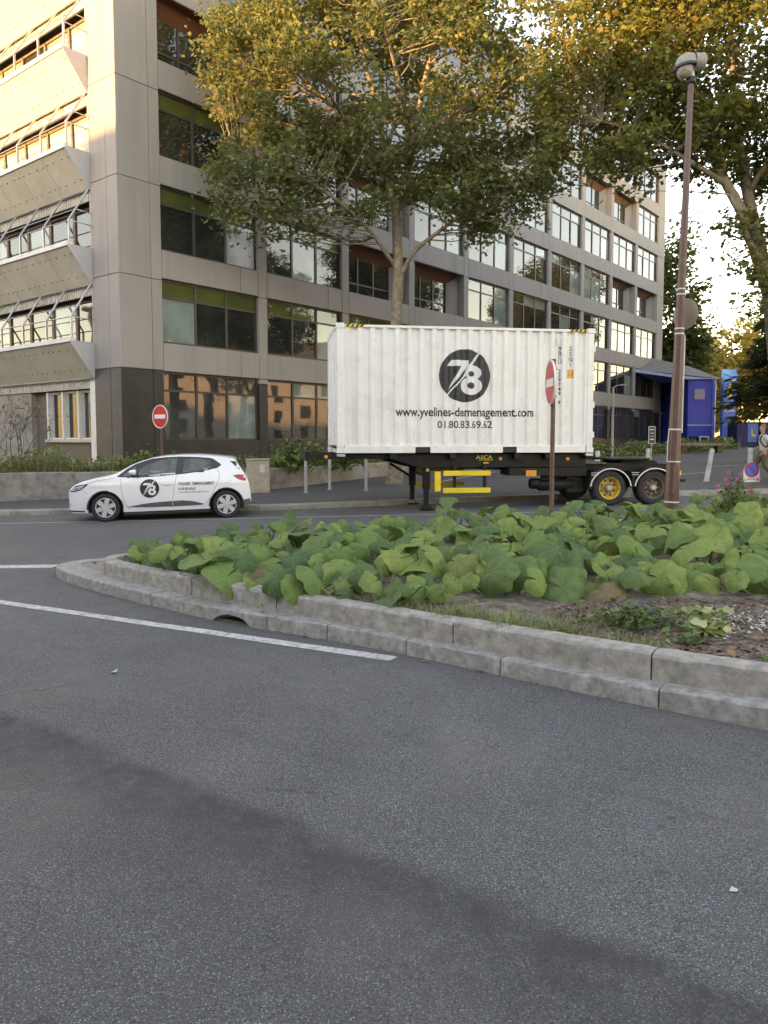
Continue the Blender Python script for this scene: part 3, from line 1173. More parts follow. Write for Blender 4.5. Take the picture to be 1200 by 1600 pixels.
def bollard(x, y, lean, lab, dirn=0., h=1.06):
    t = thing('bollard', lab, 'bollard', (x, y, G(x, y) + .128), 0, 'pale bollards along the car park', (0, lean, dirn))
    mb = MB(); mb.lathe([(.001, -.1), (.092, -.1), (.085, .02), (.078, h - .27), (.078, h - .20)], 16); mb.build('shaft', 'bollard', t, 40)
    mb = MB(); mb.lathe([(.078, h - .20), (.066, h - .19), (.066, h - .17), (.078, h - .16), (.078, h - .03), (.055, h), (.001, h)], 16); mb.build('cap', 'bollard', t, 40)


bollard(6.75, 24.3, 0, 'upright pale bollard right behind the container corner')
bollard(9.0, 26.2, 0, 'pale bollard in front of the small navy notice')
bollard(10.40, 24.75, R(9), 'pale bollard leaning to the right beside the lamp post')
bollard(11.72, 24.6, 0, 'pale bollard behind the no parking board')

# ------------------------------------------------------------------ shipping container
CA = R(9)
CO = (-1.05, 17.25)
CZ = 1.275
CLEN, CHT, CW = 6.058, 2.896, 2.438
PX0, PITCHC = .20, .278
NC = 20
PX1 = PX0 + (CLEN - .40)
pc = (PX1 - PX0) / NC
BRK = [.14]
for k in range(NC):
    b = PX0 + k * pc
    BRK += [b, b + .085, b + .132, b + .230]
BRK += [PX1, CLEN - .14]


def corr(x):
    """depth of the corrugation at x: 0 on the outer flats, .036 in the troughs"""
    u = (x - PX0) % pc
    if x <= PX0 or x >= PX1: return 0.
    if u < .085: return 0.
    if u < .132: return .056 * (u - .085) / .047
    if u < .230: return .056
    return .056 * max(0, (pc - u)) / (pc - .230)


ct = thing('shipping_container', 'white corrugated shipping container with black round logo and lettering on its side', 'container', (CO[0], CO[1], CZ), CA)
FACE = .022
mb = MB()
for k, x in enumerate(BRK):
    for z in (.17, CHT - .09):
        mb.v.append((x, FACE + corr(x), z))
for k in range(len(BRK) - 1):
    mb.f.append((2 * k, 2 * k + 2, 2 * k + 3, 2 * k + 1))
mb.build('side_panel', 'white_steel', ct)
mb = MB()
for k, x in enumerate(BRK):
    for z in (.17, CHT - .09):
        mb.v.append((x, CW - FACE - corr(x), z))
for k in range(len(BRK) - 1):
    mb.f.append((2 * k, 2 * k + 1, 2 * k + 3, 2 * k + 2))
mb.build('side_panel', 'white_steel', ct)
mb = MB()                                       # corrugated nose end
ne = 9
for k in range(ne * 4 + 1):
    y = .16 + (CW - .32) * k / (ne * 4)
    d = (0, .045, .045, 0)[k % 4]
    for z in (.17, CHT - .10):
        mb.v.append((.02 + d, y, z))
for k in range(ne * 4):
    mb.f.append((2 * k, 2 * k + 1, 2 * k + 3, 2 * k + 2))
mb.build('end_panel', 'white_steel', ct)
for s_ in (0, 1):                               # doors at the other end
    mb = MB(); mb.box(CLEN - .05, CLEN - .01, .16 + s_ * 1.06, .16 + s_ * 1.06 + 1.05, .17, CHT - .12)
    d_ = mb.build('door', 'white_steel', ct)
    mb = MB()
    for q in (.3, .75):
        mb.tube([(CLEN + .012, .16 + s_ * 1.06 + q, .1), (CLEN + .012, .16 + s_ * 1.06 + q, CHT - .1)], .017, 8)
    mb.build('lock_rod', 'galv', d_)
for y in (0, CW - .15):
    for x in (0, CLEN - .15):
        mb = MB(); mb.box(x, x + .15, y, y + .15, .12, CHT - .12); mb.build('corner_post', 'white_steel', ct, None, .012)
        for z in (0, CHT - .118):
            mb = MB(); mb.box(x - .008, x + .170, y - .008, y + .162, z, z + .118)
            c_ = mb.build('corner_casting', 'white_steel', ct, None, .006)
            if y == 0:
                mb = MB(); mb.lathe([(.034, 0), (.034, .012), (.0, .012)], 14, (x + .081, y - .0095, z + .059), 'y')
                mb.build('casting_hole', 'black_paint', c_)
    # rails
    mb = MB(); mb.box(.17, CLEN - .17, y + (.012 if y == 0 else .06), y + (.09 if y == 0 else .138), CHT - .088, CHT - .028); mb.build('top_rail', 'white_steel', ct, None, .006)
    segs = [(.172, 1.79), (2.14, 3.86), (4.20, CLEN - .172)]
    for a, b in segs:
        mb = MB(); mb.box(a, b, y + (.004 if y == 0 else .06), y + (.08 if y == 0 else .14), .0, .162); mb.build('bottom_rail', 'white_steel', ct, None, .005)
    mb = MB(); mb.box(.172, CLEN - .172, y + (.012 if y == 0 else .06), y + (.08 if y == 0 else .14), .135, .172); mb.build('bottom_rail', 'white_steel', ct)
for a in (1.79, 3.86):
    mb = MB(); mb.box(a - .01, a + .36, .05, CW - .05, .01, .128); mb.build('fork_pocket', 'black_paint', ct)
mb = MB(); mb.box(.17, CLEN - .17, .1, CW - .1, CHT - .06, CHT - .03); mb.build('roof', 'white_steel', ct)
mb = MB(); mb.box(.1, CLEN - .1, .1, CW - .1, .13, .16); mb.build('floor', 'black_paint', ct)
for z, x in ((CHT - .045, .02), (.05, .02)):
    mb = MB(); mb.box(.02, .12, .16, CW - .16, z - .045, z + .04); mb.build('end_rail', 'white_steel', ct)
    mb = MB(); mb.box(CLEN - .12, CLEN - .02, .16, CW - .16, z - .045, z + .04); mb.build('end_rail', 'white_steel', ct)
# hinges on the door edge
for z in (.35, 1.05, 1.7, 2.35):
    mb = MB(); mb.box(CLEN - .05, CLEN + .03, -.012, .05, z, z + .14); mb.build('hinge', 'white_steel', ct, None, .006)
# yellow and black hazard bands on the top rail
for x0 in (.19, CLEN - .19 - .42):
    hz = MB(); hz.box(x0, x0 + .42, .004, .0118, CHT - .086, CHT - .030)
    h_ = hz.build('hazard_band', 'yellow', ct)
    hz = MB()
    for q in range(4):
        a = x0 + .02 + q * .105
        hz.prism([(a, CHT - .0855), (a + .05, CHT - .0855), (a + .085, CHT - .0305), (a + .035, CHT - .0305)], .0012, .004, 'y')
    hz.build('stripe', 'black_paint', h_)
mb = MB(); mb.box(.49, .55, -.004 + FACE, .02 + FACE, 2.55, 2.73); mb.build('vent', 'white_steel', ct, None, .004)
mb = MB(); mb.box(5.14, 5.19, -.004 + FACE, .02 + FACE, 2.52, 2.66); mb.build('vent', 'white_steel', ct, None, .004)


def on_side(a, b, eps):
    return (a, FACE + corr(a) - eps, b)


def paint(name, shape, mat, eps, parent=ct):
    me = sheet(shape, on_side, eps, cutx=BRK)
    return obj(name, me, mat, parent)


def disc(cx, cz, rx, rz=None, n=48, a0=0, a1=2 * math.pi):
    rz = rz or rx
    return [(cx + rx * math.cos(a0 + (a1 - a0) * k / n), cz + rz * math.sin(a0 + (a1 - a0) * k / n)) for k in range(n)]


def logo78(cx, cz, r, put):
    """round black mark, white slash, 7 and 8"""
    L = put('logo_disc', disc(cx, cz, r), 'logo_black', .0015, None)
    u = r / 290.                                   # drawn on a 580-unit disc
    q = lambda x, y: (cx + (x - 338) * u, cz - (y - 368) * u)
    # slash: band from the lower left rim to the upper right rim
    put('logo_slash', [q(132, 572), q(143, 583), q(345, 372), q(503, 130), q(488, 120), q(378, 255), q(318, 380)], 'logo_white', .0030, L)
    put('logo_seven', [q(130, 262), q(190, 196), q(376, 200), q(376, 262), q(330, 312), q(145, 532), q(215, 400), q(296, 262)], 'logo_white', .0045, L)
    put('logo_eight', disc(*q(432, 335), 88 * u, 80 * u), 'logo_white', .0045, L)
    put('logo_eight', disc(*q(410, 478), 118 * u, 100 * u), 'logo_white', .0060, L)
    put('logo_eight_hole', disc(*q(410, 348), 36 * u, 30 * u, 24), 'logo_black', .0075, L)
    put('logo_eight_hole', disc(*q(407, 475), 44 * u, 36 * u, 24), 'logo_black', .0075, L)


def put_ct(name, shape, mat, eps, parent):
    return paint(name, shape, mat, eps, parent or ct)


logo78(2.95, 3.04 - CZ, .605, put_ct)
tm = text_mesh('www.yvelines-demenagement.com', .20, 3.28, .022)
paint('lettering', shifted(tm, 1.33, 2.115 - CZ), 'logo_black', .002)
tm = text_mesh('01.80.83.69.62', .165, 1.28, .014)
paint('lettering', shifted(tm, 2.32, 1.845 - CZ), 'logo_black', .002)
for j, ch in enumerate('BBCU 229749 9'):
    if ch == ' ': continue
    paint('code_letter', shifted(text_mesh(ch, .086, None, .016, 'CENTER'), 5.235, 3.66 - CZ - j * .1045), 'logo_black', .002)
for j, ch in enumerate('25G1'):
    paint('code_letter', shifted(text_mesh(ch, .092, None, .016, 'CENTER'), 5.50, 3.66 - CZ - j * .125), 'logo_black', .002)
yp = paint('placard', [(5.435, 3.02 - CZ), (5.565, 3.02 - CZ), (5.565, 3.21 - CZ), (5.435, 3.21 - CZ)], 'amber', .003)
for z0 in (3.05, 3.105, 3.16):
    paint('placard_line', [(5.455, z0 - CZ), (5.545, z0 - CZ), (5.545, z0 + .022 - CZ), (5.455, z0 + .022 - CZ)], 'yellow', .005, yp)

# ------------------------------------------------------------------ skeletal trailer under the container
tr = thing('container_trailer', 'black skeletal container trailer with yellow side guards, landing legs and rear twin axles', 'trailer', (CO[0], CO[1], 0), CA)
BT = CZ - .012                                # top of the frame
for y in (.62, 1.72):
    mb = MB()
    mb.prism([(-.35, BT), (7.0, 1.05 if False else BT - .21), (7.0, .82), (6.2, .80), (4.6, .88), (1.85, .90), (1.15, BT - .15), (-.35, BT - .14)] if False else
             [(-.65, BT - .002), (6.05, BT - .002), (6.12, 1.02), (8.35, .98), (8.35, .80), (6.2, .80), (1.85, .915), (1.1, BT - .14), (-.65, BT - .14)], y, y + .12, 'y')
    mb.build('main_beam', 'chassis', tr, None, .008)
for x in (-.62, .02, 1.2, 2.6, 4.15, 4.9, 5.92):
    mb = MB(); mb.box(x, x + .16, .02, CW - .02, BT - .13, BT - .006); mb.build('cross_member', 'chassis', tr, None, .006)
# outer rails at the side
mb = MB(); mb.prism([(-.02, BT - .02), (5.98, BT - .02), (5.98, .93), (1.95, .925), (1.25, BT - .13), (-.02, BT - .12)], .20, .26, 'y'); mb.build('side_rail', 'chassis', tr, None, .006)
mb = MB(); mb.prism([(-.02, BT - .02), (5.98, BT - .02), (5.98, .93), (1.95, .925), (1.25, BT - .13), (-.02, BT - .12)], CW - .26, CW - .20, 'y'); mb.build('side_rail', 'chassis', tr, None, .006)
# nose bolster with lamps
mb = MB(); mb.box(-.72, -.60, .02, CW - .02, BT - .16, BT + .05); mb.build('nose_bolster', 'chassis', tr, None, .01)
mb = MB(); mb.box(-.60, .0, .04, .12, BT - .12, BT - .02); mb.build('nose_arm', 'chassis', tr, None, .01)
mb = MB(); mb.box(-.60, .0, CW - .12, CW - .04, BT - .12, BT - .02); mb.build('nose_arm', 'chassis', tr, None, .01)
for x, z in ((-.25, BT - .07), (3.86, 1.13), (5.52, 1.12)):
    mb = MB(); mb.lathe([(.045, .02), (.042, -.012), (.0, -.018)], 14, (x, .19 if x > 0 else .035, z), 'y'); mb.build('marker_lamp', 'amber', tr, 60)
mb = MB(); mb.box(3.45, 3.58, .185, .199, 1.015, 1.055); mb.build('marker_lamp', 'amber', tr)
mb = MB(); mb.box(4.44, 4.70, .05, .075, .72, .86); mb.build('side_reflector', 'amber', tr, None, .006)
for x in (-.01, CLEN - .17):
    mb = MB(); mb.box(x, x + .19, .0, .16, BT - .07, BT - .008); mb.build('twist_lock', 'galv', tr, None, .008)
# maker's plate in gold letters
pl = obj('lettering', sheet(text_mesh('ASCA', .085, .40, .012), lambda a, b, e: (3.27 + a, .1965, 1.13 + b), 0), 'logo_yellow', tr)
mb = MB(); mb.box(3.34, 3.68, .1955, .1985, 1.098, 1.110); mb.build('lettering_underline', 'logo_yellow', tr)


def landing_leg(y, zg):
    mb = MB(); mb.box(2.04, 2.20, y, y + .13, .42, BT - .03); l_ = mb.build('landing_leg', 'chassis', tr, None, .008)
    mb = MB(); mb.box(2.065, 2.175, y + .015, y + .115, zg + .05, .46); mb.build('inner_tube', 'chassis', l_, None, .006)
    mb = MB(); mb.box(1.96, 2.28, y - .08, y + .20, zg + .004, zg + .035); mb.box(2.03, 2.21, y - .02, y + .15, zg + .035, zg + .09); mb.build('foot_plate', 'chassis', l_, None, .006)
    if y < 1:
        mb = MB(); mb.box(2.10, 2.17, y - .006, y - .001, .84, .98); mb.build('sticker', 'paper', l_)


zg1 = -.07
landing_leg(.30, zg1)
landing_leg(2.0, zg1)
mb = MB(); mb.bar((2.12, .4, .75), (2.12, 2.05, .75), .06); mb.build('leg_brace', 'chassis', tr)
mb = MB(); mb.bar((2.12, 2.05, .62), (1.5, 1.8, .98), .05); mb.build('leg_brace', 'chassis', tr)
# yellow side guard
mb = MB(); mb.box(2.25, 2.39, .03, .07, .385, .845); mb.build('side_guard', 'yellow', tr, None, .008)
mb = MB(); mb.box(2.45, 3.58, .03, .07, .745, .862); mb.build('side_guard', 'yellow', tr, None, .008)
mb = MB(); mb.box(2.45, 3.58, .03, .07, .345, .465); mb.build('side_guard', 'yellow', tr, None, .008)
for x in (2.70, 3.42):
    mb = MB(); mb.box(x, x + .07, .072, .13, .40, 1.0); mb.build('guard_post', 'chassis', tr)
for yy in (CW - .07,):
    mb = MB(); mb.box(2.25, 3.58, yy, yy + .04, .745, .862); mb.build('side_guard', 'yellow', tr, None, .008)
    mb = MB(); mb.box(2.25, 3.58, yy, yy + .04, .345, .465); mb.build('side_guard', 'yellow', tr, None, .008)
# equipment boxes, air tank, valves
mb = MB(); mb.box(4.05, 5.1, .10, .8, .735, .915); mb.build('tool_box', 'chassis', tr, None, .01)
mb = MB(); mb.box(5.1, 6.0, .15, .9, .70, .92); mb.build('rear_box', 'chassis', tr, None, .02)
mb = MB(); mb.lathe([(.0, 0), (.13, .02), (.15, .06), (.15, .84), (.13, .88), (0, .9)], 18, (4.85, .42, .50), 'x'); mb.build('air_tank', 'chassis', tr, 40)
mb = MB(); mb.lathe([(.0, 0), (.12, .02), (.13, .05), (.13, .22), (.09, .26), (0, .27)], 16, (4.62, .33, .53), 'x'); mb.build('brake_chamber', 'chassis', tr, 40)
mb = MB()
for k in range(7):
    a = rng.uniform(4.9, 5.6)
    mb.tube([(a, .2, .85), (a + rng.uniform(-.1, .1), .18, .72), (a + rng.uniform(-.3, .3), .22, .62)], .012, 5)
mb.build('air_hose', 'rubber', tr)
mb = MB(); mb.box(5.55, 6.0, .3, 2.1, .30, .75); mb.build('axle_mount', 'chassis', tr, None, .03)


def truck_wheel(x, y, rim, first):
    s_ = -1 if y < 1 else 1
    r = .425
    mb = MB()
    mb.lathe([(.255, 0), (.30, -.012), (.37, -.018), (.402, .0), (.42, .03), (r, .06), (r, .24), (.42, .27), (.40, .30), (.255, .30)], 40, (0, 0, 0), 'y')
    mb.v = [(x + a, y + (b if s_ < 0 else -b), .418 + c) for a, b, c in mb.v]
    w = mb.build('wheel', 'tyre', tr, 35)
    mb = MB()
    mb.lathe([(.262, .0), (.268, -.006), (.25, .002), (.235, .03), (.225, .12), (.17, .13), (.12, .115), (.11, .10)], 36, (0, 0, 0), 'y')
    mb.v = [(x + a, y + (b if s_ < 0 else -b), .418 + c) for a, b, c in mb.v]
    mb.build('rim', rim, w, 35)
    mb = MB()
    mb.lathe([(.112, .10), (.10, .06), (.085, .02), (.06, -.005), (0, -.01)], 20, (0, 0, 0), 'y')
    for k in range(8):
        a = 2 * math.pi * k / 8
        mb.lathe([(.018, .13), (.018, .09), (0, .088)], 6, (.145 * math.cos(a), 0, .145 * math.sin(a)), 'y')
    mb.v = [(x + a, y + (b if s_ < 0 else -b), .418 + c) for a, b, c in mb.v]
    mb.build('hub', 'hub', w, 35)
    for k in range(8):
        a = 2 * math.pi * (k + .5) / 8
        mb = MB()
        mb.lathe([(.034, .1235), (0, .1230)], 8, (.185 * math.cos(a), 0, .185 * math.sin(a)), 'y')
        mb.v = [(x + p[0], y + (p[1] if s_ < 0 else -p[1]), .418 + p[2]) for p in mb.v]
        mb.build('hand_hole', 'black_paint', w)


AX = (6.53, 7.66)
for k, x in enumerate(AX):
    truck_wheel(x, .04, ('rim_yellow', 'rim_rust')[k], k == 0)
    truck_wheel(x, CW - .04, 'rim_rust', k == 0)
    mb = MB(); mb.tube([(x, .25, .418), (x, CW - .25, .418)], .07, 10); mb.build('axle', 'chassis', tr)
    for y0, y1 in ((-.02, .42), (CW - .42, CW + .02)):
        n = 22
        mb = MB()
        a0, a1 = R(8), R(172)
        ring = []
        for q in range(n + 1):
            a = a0 + (a1 - a0) * q / n
            ring.append((math.cos(a), math.sin(a)))
        pts = [(x + .53 * c, .40 + .50 * s2) for c, s2 in ring] + [(x + .505 * c, .40 + .475 * s2) for c, s2 in ring[::-1]]
        # skirt ahead of the wheel
        mb.prism(pts, y0, y1, 'y')
        fd = mb.build('fender', 'chassis', tr, 30)
        if y0 < 1:
            mb = MB()
            pts = [(x + .532 * c, .40 + .502 * s2) for c, s2 in ring] + [(x + .505 * c, .40 + .475 * s2) for c, s2 in ring[::-1]]
            mb.prism(pts, y0 - .008, y0 - .001, 'y')
            mb.build('fender_edge', 'white_cap', fd)
mb = MB(); mb.box(7.12 - .03, 7.12 + .03, .0, .4, .45, .8); mb.build('fender_bracket', 'chassis', tr)
mb = MB(); mb.prism([(5.96, .42), (6.05, .40), (6.14, .62), (6.30, .80), (6.15, .86), (6.02, .72)], -.018, .40, 'y'); mb.build('fender_skirt', 'chassis', tr, None, .01)
for x in (6.16, 7.18):
    mb = MB(); mb.box(x - .13, x + .06, -.024, -.0195, .78, .80); mb.box(x - .12, x + .05, -.024, -.0195, .73, .75); mb.build('fender_label', 'post_grey', tr)
# coupling plate (fifth wheel) over the bogie
mb = MB()
mb.prism([(6.75, .6), (7.15, .45), (7.75, .45), (8.0, .9), (8.0, 1.0), (7.4, 1.0), (7.2, 1.22), (7.4, 1.44), (8.0, 1.44), (8.0, 1.54), (7.75, 2.0), (7.15, 2.0), (6.75, 1.85)], 1.07, 1.12, 'z')
mb.build('coupling_plate', 'chassis', tr, None, .012)
mb = MB(); mb.prism([(6.65, .96), (7.0, .965), (7.2, 1.065), (8.0, 1.065), (8.15, .98), (8.15, .94), (6.65, .94)], .7, 1.75, 'y'); mb.build('coupling_base', 'chassis', tr, None, .01)
mb = MB(); mb.box(6.1, 6.65, .5, 1.9, .985, 1.02); mb.build('deck_plate', 'rim_rust', tr)
# tail end: bumper, mudflap, yellow valve
mb = MB(); mb.box(8.25, 8.36, .1, CW - .1, .62, .78); mb.build('rear_bumper', 'chassis', tr, None, .01)
mb = MB(); mb.box(8.16, 8.2, .02, .42, .18, .70); mb.build('mudflap', 'rubber', tr)
mb = MB(); mb.tube([(8.28, .05, .60), (8.28, .05, 1.0)], .022, 8); mb.box(8.25, 8.36, .03, .09, .72, .82); mb.build('valve', 'yellow', tr)
mb = MB(); mb.box(8.3, 8.48, .04, .2, .55, .62); mb.build('tow_stub', 'chassis', tr)

# ------------------------------------------------------------------ parked hatchback
TOP = [(-.83, .54), (-.80, .69), (-.72, .785), (-.53, .885), (-.30, .95), (.10, 1.03), (.24, 1.075), (.45, 1.19), (.65, 1.29), (.97, 1.385), (1.285, 1.43), (1.68, 1.448), (2.075, 1.435),
       (2.47, 1.395), (2.74, 1.35), (2.80, 1.315), (2.86, 1.22), (3.0, 1.0), (3.07, .86), (3.115, .62), (3.125, .45)]
PLAN = [(-.83, .50), (-.79, .62), (-.70, .70), (-.5, .78), (-.2, .835), (.2, .86), (1.2, .866), (2.0, .866), (2.5, .85), (2.85, .80), (3.02, .74), (3.1, .68), (3.125, .62)]
WB = 2.589


def c_top(x): return hermite(TOP, x)


def c_bot(x):
    b = hermite([(-.83, .30), (-.7, .205), (-.4, .20), (.5, .205), (1.3, .215), (2.2, .225), (2.9, .25), (3.06, .29), (3.125, .36)], x)
    for xw in (0, WB):
        d = abs(x - xw)
        if d < .375:
            b = max(b, .305 + math.sqrt(.375**2 - d * d) * 1.0)
    return b


def c_w(x, z):
    p = hermite(PLAN, x)
    belt = .93
    if z < belt:
        return p * (1 - .05 * ((z - .62) / .40) ** 2) + .012 * math.exp(-((z - .80) / .05) ** 2)
    w = p * (1 - .05 * ((belt - .62) / .40) ** 2)
    return w - (z - belt) * .36 - (z - belt) ** 2 * .10


def c_edge(x):
    t = c_top(x)
    return t - (.075 if x > .3 else .05)


def c_side(x, z):
    """half-width anywhere on the shell"""
    ze, zt = c_edge(x), c_top(x)
    if z <= ze:
        return c_w(x, z)
    f = min(1, (z - ze) / (zt - ze))
    return c_w(x, ze) * max(0, 1 - f**3.2) ** .3125


stations = sorted(set([round(v, 3) for v in list(np.linspace(-.83, -.5, 14)) + list(np.linspace(-.5, 3.0, 72)) + list(np.linspace(2.7, 3.125, 26))]
                      + [round(xw + s_ * .375 * math.cos(a), 3) for xw in (0, WB) for s_ in (-1, 1) for a in np.linspace(0.0, 1.5, 14)]
                      + [round(xw + s_ * .3755, 4) for xw in (0, WB) for s_ in (-1, 1)]))
NS1, NS2 = 14, 12


def section(x):
    zb, ze, zt = c_bot(x), c_edge(x), c_top(x)
    zb = min(zb, ze - .02)
    pts = []
    for k in range(NS1 + 1):
        z = zb + (ze - zb) * k / NS1
        pts.append((c_w(x, z), z))
    we = c_w(x, ze)
    for k in range(1, NS2 + 1):
        a = math.pi / 2 * k / NS2
        pts.append((we * math.cos(a) ** .625 if k < NS2 else 0., ze + (zt - ze) * math.sin(a) ** .625))
    return pts


car = thing('parked_car', 'white five door hatchback with round black logo on its front door', 'car', (-4.90, 17.66, G(-4.9, 17.6) - .003), 0, None, (0, -.018, R(8.7)))
OX = -WB / 2
mb = MB()
rows = []
for x in stations:
    sec = section(x)
    full = [(-y, z) for y, z in sec] + [(y, z) for y, z in sec[-2::-1]]
    rows.append([(x + OX, y, z) for y, z in full])
m_ = len(rows[0])
for r_ in rows:
    mb.v += r_
for i in range(len(rows) - 1):
    for k in range(m_ - 1):
        a = i * m_ + k
        mb.f.append((a, a + 1, a + m_ + 1, a + m_))
mb.f.append(tuple(range(m_)))
mb.f.append(tuple(range((len(rows) - 1) * m_, len(rows) * m_)))
body_me = mb
mb = MB(); mb.box(-.62 + OX, 2.95 + OX, -.56, .56, .19, .62); mb.box(.38 + OX, 2.2 + OX, -.8, .8, .17, .25); mb.build('underbody', 'car_trim', car)


def zc(px, py):
    """outline drawn on a 253-unit-per-metre side elevation"""
    x = (px - 275) / 253
    return (x, (.31 + (392 - (px - 275) * .0336 - py) / 253) * 1.042)


def on_car(side):
    def f(a, b, eps):
        y = c_side(a, b) + eps
        return (a + OX, -y * side, b)
    return f


def skin_part(name, poly, mat, eps=.004, parent=car, both=True, raw=False, step=.07):
    pts = poly if (raw or isinstance(poly, bpy.types.Mesh)) else [zc(*p) for p in poly]
    o = None
    for sd_ in ((1, -1) if both else (1,)):
        q = obj(name, sheet(pts, on_car(sd_), eps, step), mat, parent)
        for p_ in q.data.polygons: p_.use_smooth = True
        o = o or q
    return o


DLO = [(340, 231), (395, 188), (445, 160), (520, 134), (600, 124), (680, 119), (790, 121), (860, 128), (900, 154), (905, 163), (882, 178), (790, 198), (690, 212), (560, 225), (455, 233)]
def inside(pt, poly):
    x, y = pt
    c = False
    for (x0, y0), (x1, y1) in zip(poly, poly[1:] + poly[:1]):
        if (y0 > y) != (y1 > y) and x < (x1 - x0) * (y - y0) / (y1 - y0) + x0:
            c = not c
    return c


FW = [(456, 222), (458, 190), (500, 163), (560, 142), (620, 131), (668, 127), (652, 212), (560, 219)]
RWN = [(692, 205), (704, 129), (790, 130), (850, 139), (858, 178), (780, 194)]
cen = np.mean([zc(*p) for p in DLO], axis=0)
DLOS = [tuple(cen + (np.array(zc(*p)) - cen) * .95) for p in DLO]
FWP, RWP = [zc(*p) for p in FW], [zc(*p) for p in RWN]
keep = []
for f in body_me.f:
    c = np.mean([body_me.v[i] for i in f], axis=0)
    hole = len(f) == 4 and inside((c[0] - OX, c[2]), DLOS)
    top_hole = len(f) == 4 and .33 < c[0] - OX < .90 and abs(c[1]) < .88 * c_w(c[0] - OX, c_edge(c[0] - OX))
    if not (hole or top_hole):
        keep.append(f)
body_me.f = keep
body_me.build('body', 'car_white', car, 50)
for sd_ in (1, -1):
    me = sheet([zc(*p) for p in DLO], lambda a, b, e: (a, b, 0), 0, .018)
    bm = bmesh.new(); bm.from_mesh(me)
    bmesh.ops.delete(bm, geom=[f for f in bm.faces if inside(f.calc_center_median()[:2], FWP) or inside(f.calc_center_median()[:2], RWP)], context='FACES')
    fn = on_car(sd_)
    for v in bm.verts:
        v.co = fn(v.co.x, v.co.y, .003)
    me2 = bpy.data.meshes.new('window_trim'); bm.to_mesh(me2); bm.free()
    obj('window_trim', me2, 'car_trim', car)
skin_part('front_window', FW, 'car_glass', .002)
skin_part('rear_window', RWN, 'car_glass', .002)
# seats, wheel and dashboard seen through the glass
for x, w in ((.98, .5), (1.95, .45)):
    for yy in ((-.36, .36) if x < 1.5 else (-.38, 0, .38)):
        mb = MB(); mb.hexa([(x + OX, yy - .21, .62), (x + .14 + OX, yy - .21, .62), (x + .14 + OX, yy + .21, .62), (x + OX, yy + .21, .62),
                            (x + .18 + OX, yy - .18, 1.10), (x + .27 + OX, yy - .18, 1.10), (x + .27 + OX, yy + .18, 1.10), (x + .18 + OX, yy + .18, 1.10)])
        st_ = mb.build('seat', 'seat_cloth', car, None, .04)
        mb = MB(); mb.box(x + .21 + OX, x + .29 + OX, yy - .11, yy + .11, 1.13, 1.29); mb.build('headrest', 'seat_cloth', st_, None, .03)
mb = MB(); mb.box(.28 + OX, .62 + OX, -.66, .66, .70, .93); mb.build('dashboard', 'car_trim', car, None, .04)
mb = MB()
mb.tube([(.70 + OX + .05 * math.sin(a), -.36 + .18 * math.cos(a), .93 + .17 * math.sin(a)) for a in np.linspace(0, 2 * math.pi, 17)], .014, 6); mb.build('steering_wheel', 'car_trim', car, 60)
skin_part('quarter_window', [(372, 226), (400, 200), (442, 175), (448, 222)], 'pane', .006)
skin_part('door_cladding', [(388, 391), (480, 372), (560, 362), (634, 356), (634, 386), (500, 391)], 'car_lower', .008)
skin_part('door_cladding', [(638, 356), (690, 352), (745, 356), (803, 369), (795, 376), (638, 386)], 'car_lower', .008)
skin_part('sill', [(388, 402), (838, 384), (838, 396), (410, 412)], 'car_white', .004)


def seam(pts, name='door_gap', w=.007):
    pts = [np.array(zc(*p)) for p in pts]
    dens = []
    for a, b in zip(pts, pts[1:]):
        for k in range(6):
            dens.append(a + (b - a) * k / 6)
    dens.append(pts[-1])
    for sd_ in (1, -1):
        mb = MB()
        for i, p in enumerate(dens):
            d = dens[min(i + 1, len(dens) - 1)] - dens[max(i - 1, 0)]
            d /= np.linalg.norm(d)
            nn = np.array([-d[1], d[0]]) * w / 2
            for q in (p - nn, p + nn):
                mb.v.append(on_car(sd_)(q[0], q[1], .0022))
        for i in range(len(dens) - 1):
            mb.f.append((2 * i, 2 * i + 1, 2 * i + 3, 2 * i + 2))
        mb.build(name, 'seam', car)


seam([(362, 240), (364, 300), (372, 350), (392, 392), (410, 403)])
seam([(662, 214), (648, 280), (638, 340), (635, 396)])
seam([(884, 182), (896, 215), (884, 255), (850, 320), (820, 365), (800, 384)])
seam([(190, 268), (240, 252), (330, 236)], 'bonnet_gap')
seam([(150, 300), (185, 325)], 'bumper_gap', .005)
seam([(925, 260), (965, 240)], 'bumper_gap', .005)
skin_part('headlight', [(76, 306), (95, 288), (130, 278), (192, 268), (172, 286), (140, 306), (112, 314), (84, 314)], 'car_trim', .004)
skin_part('headlight_lens', [(88, 304), (102, 291), (140, 281), (172, 276), (150, 294), (118, 306), (96, 309)], 'lamp_glass', .007)
skin_part('headlight_bar', [(112, 300), (124, 292), (134, 294), (122, 302)], 'car_trim', .0095)
skin_part('tail_light', [(968, 216), (1000, 211), (1032, 213), (1046, 222), (1046, 243), (1025, 246), (995, 236)], 'red_lens', .006)
skin_part('fog_trim', [(66, 362), (84, 380), (80, 392), (64, 398)], 'car_trim', .006)
skin_part('front_lip', [(64, 413), (160, 413), (166, 421), (70, 421)], 'car_trim', .006)
skin_part('rear_valance', [(1004, 352), (1040, 346), (1068, 340), (1062, 366), (1040, 380), (1012, 380)], 'car_lower', .007)
skin_part('hatch_glass', [(952, 139), (984, 141), (1030, 193), (1006, 186)], 'car_trim', .005)
hd = skin_part('door_handle', [(577, 263), (602, 258), (637, 262), (634, 268), (590, 270)], 'car_white', .022)
skin_part('handle_recess', [(572, 268), (596, 263), (640, 266), (628, 272), (596, 274)], 'post_grey', .003)
skin_part('door_handle', [(838, 160), (862, 150), (876, 166), (852, 174)], 'car_trim', .010)
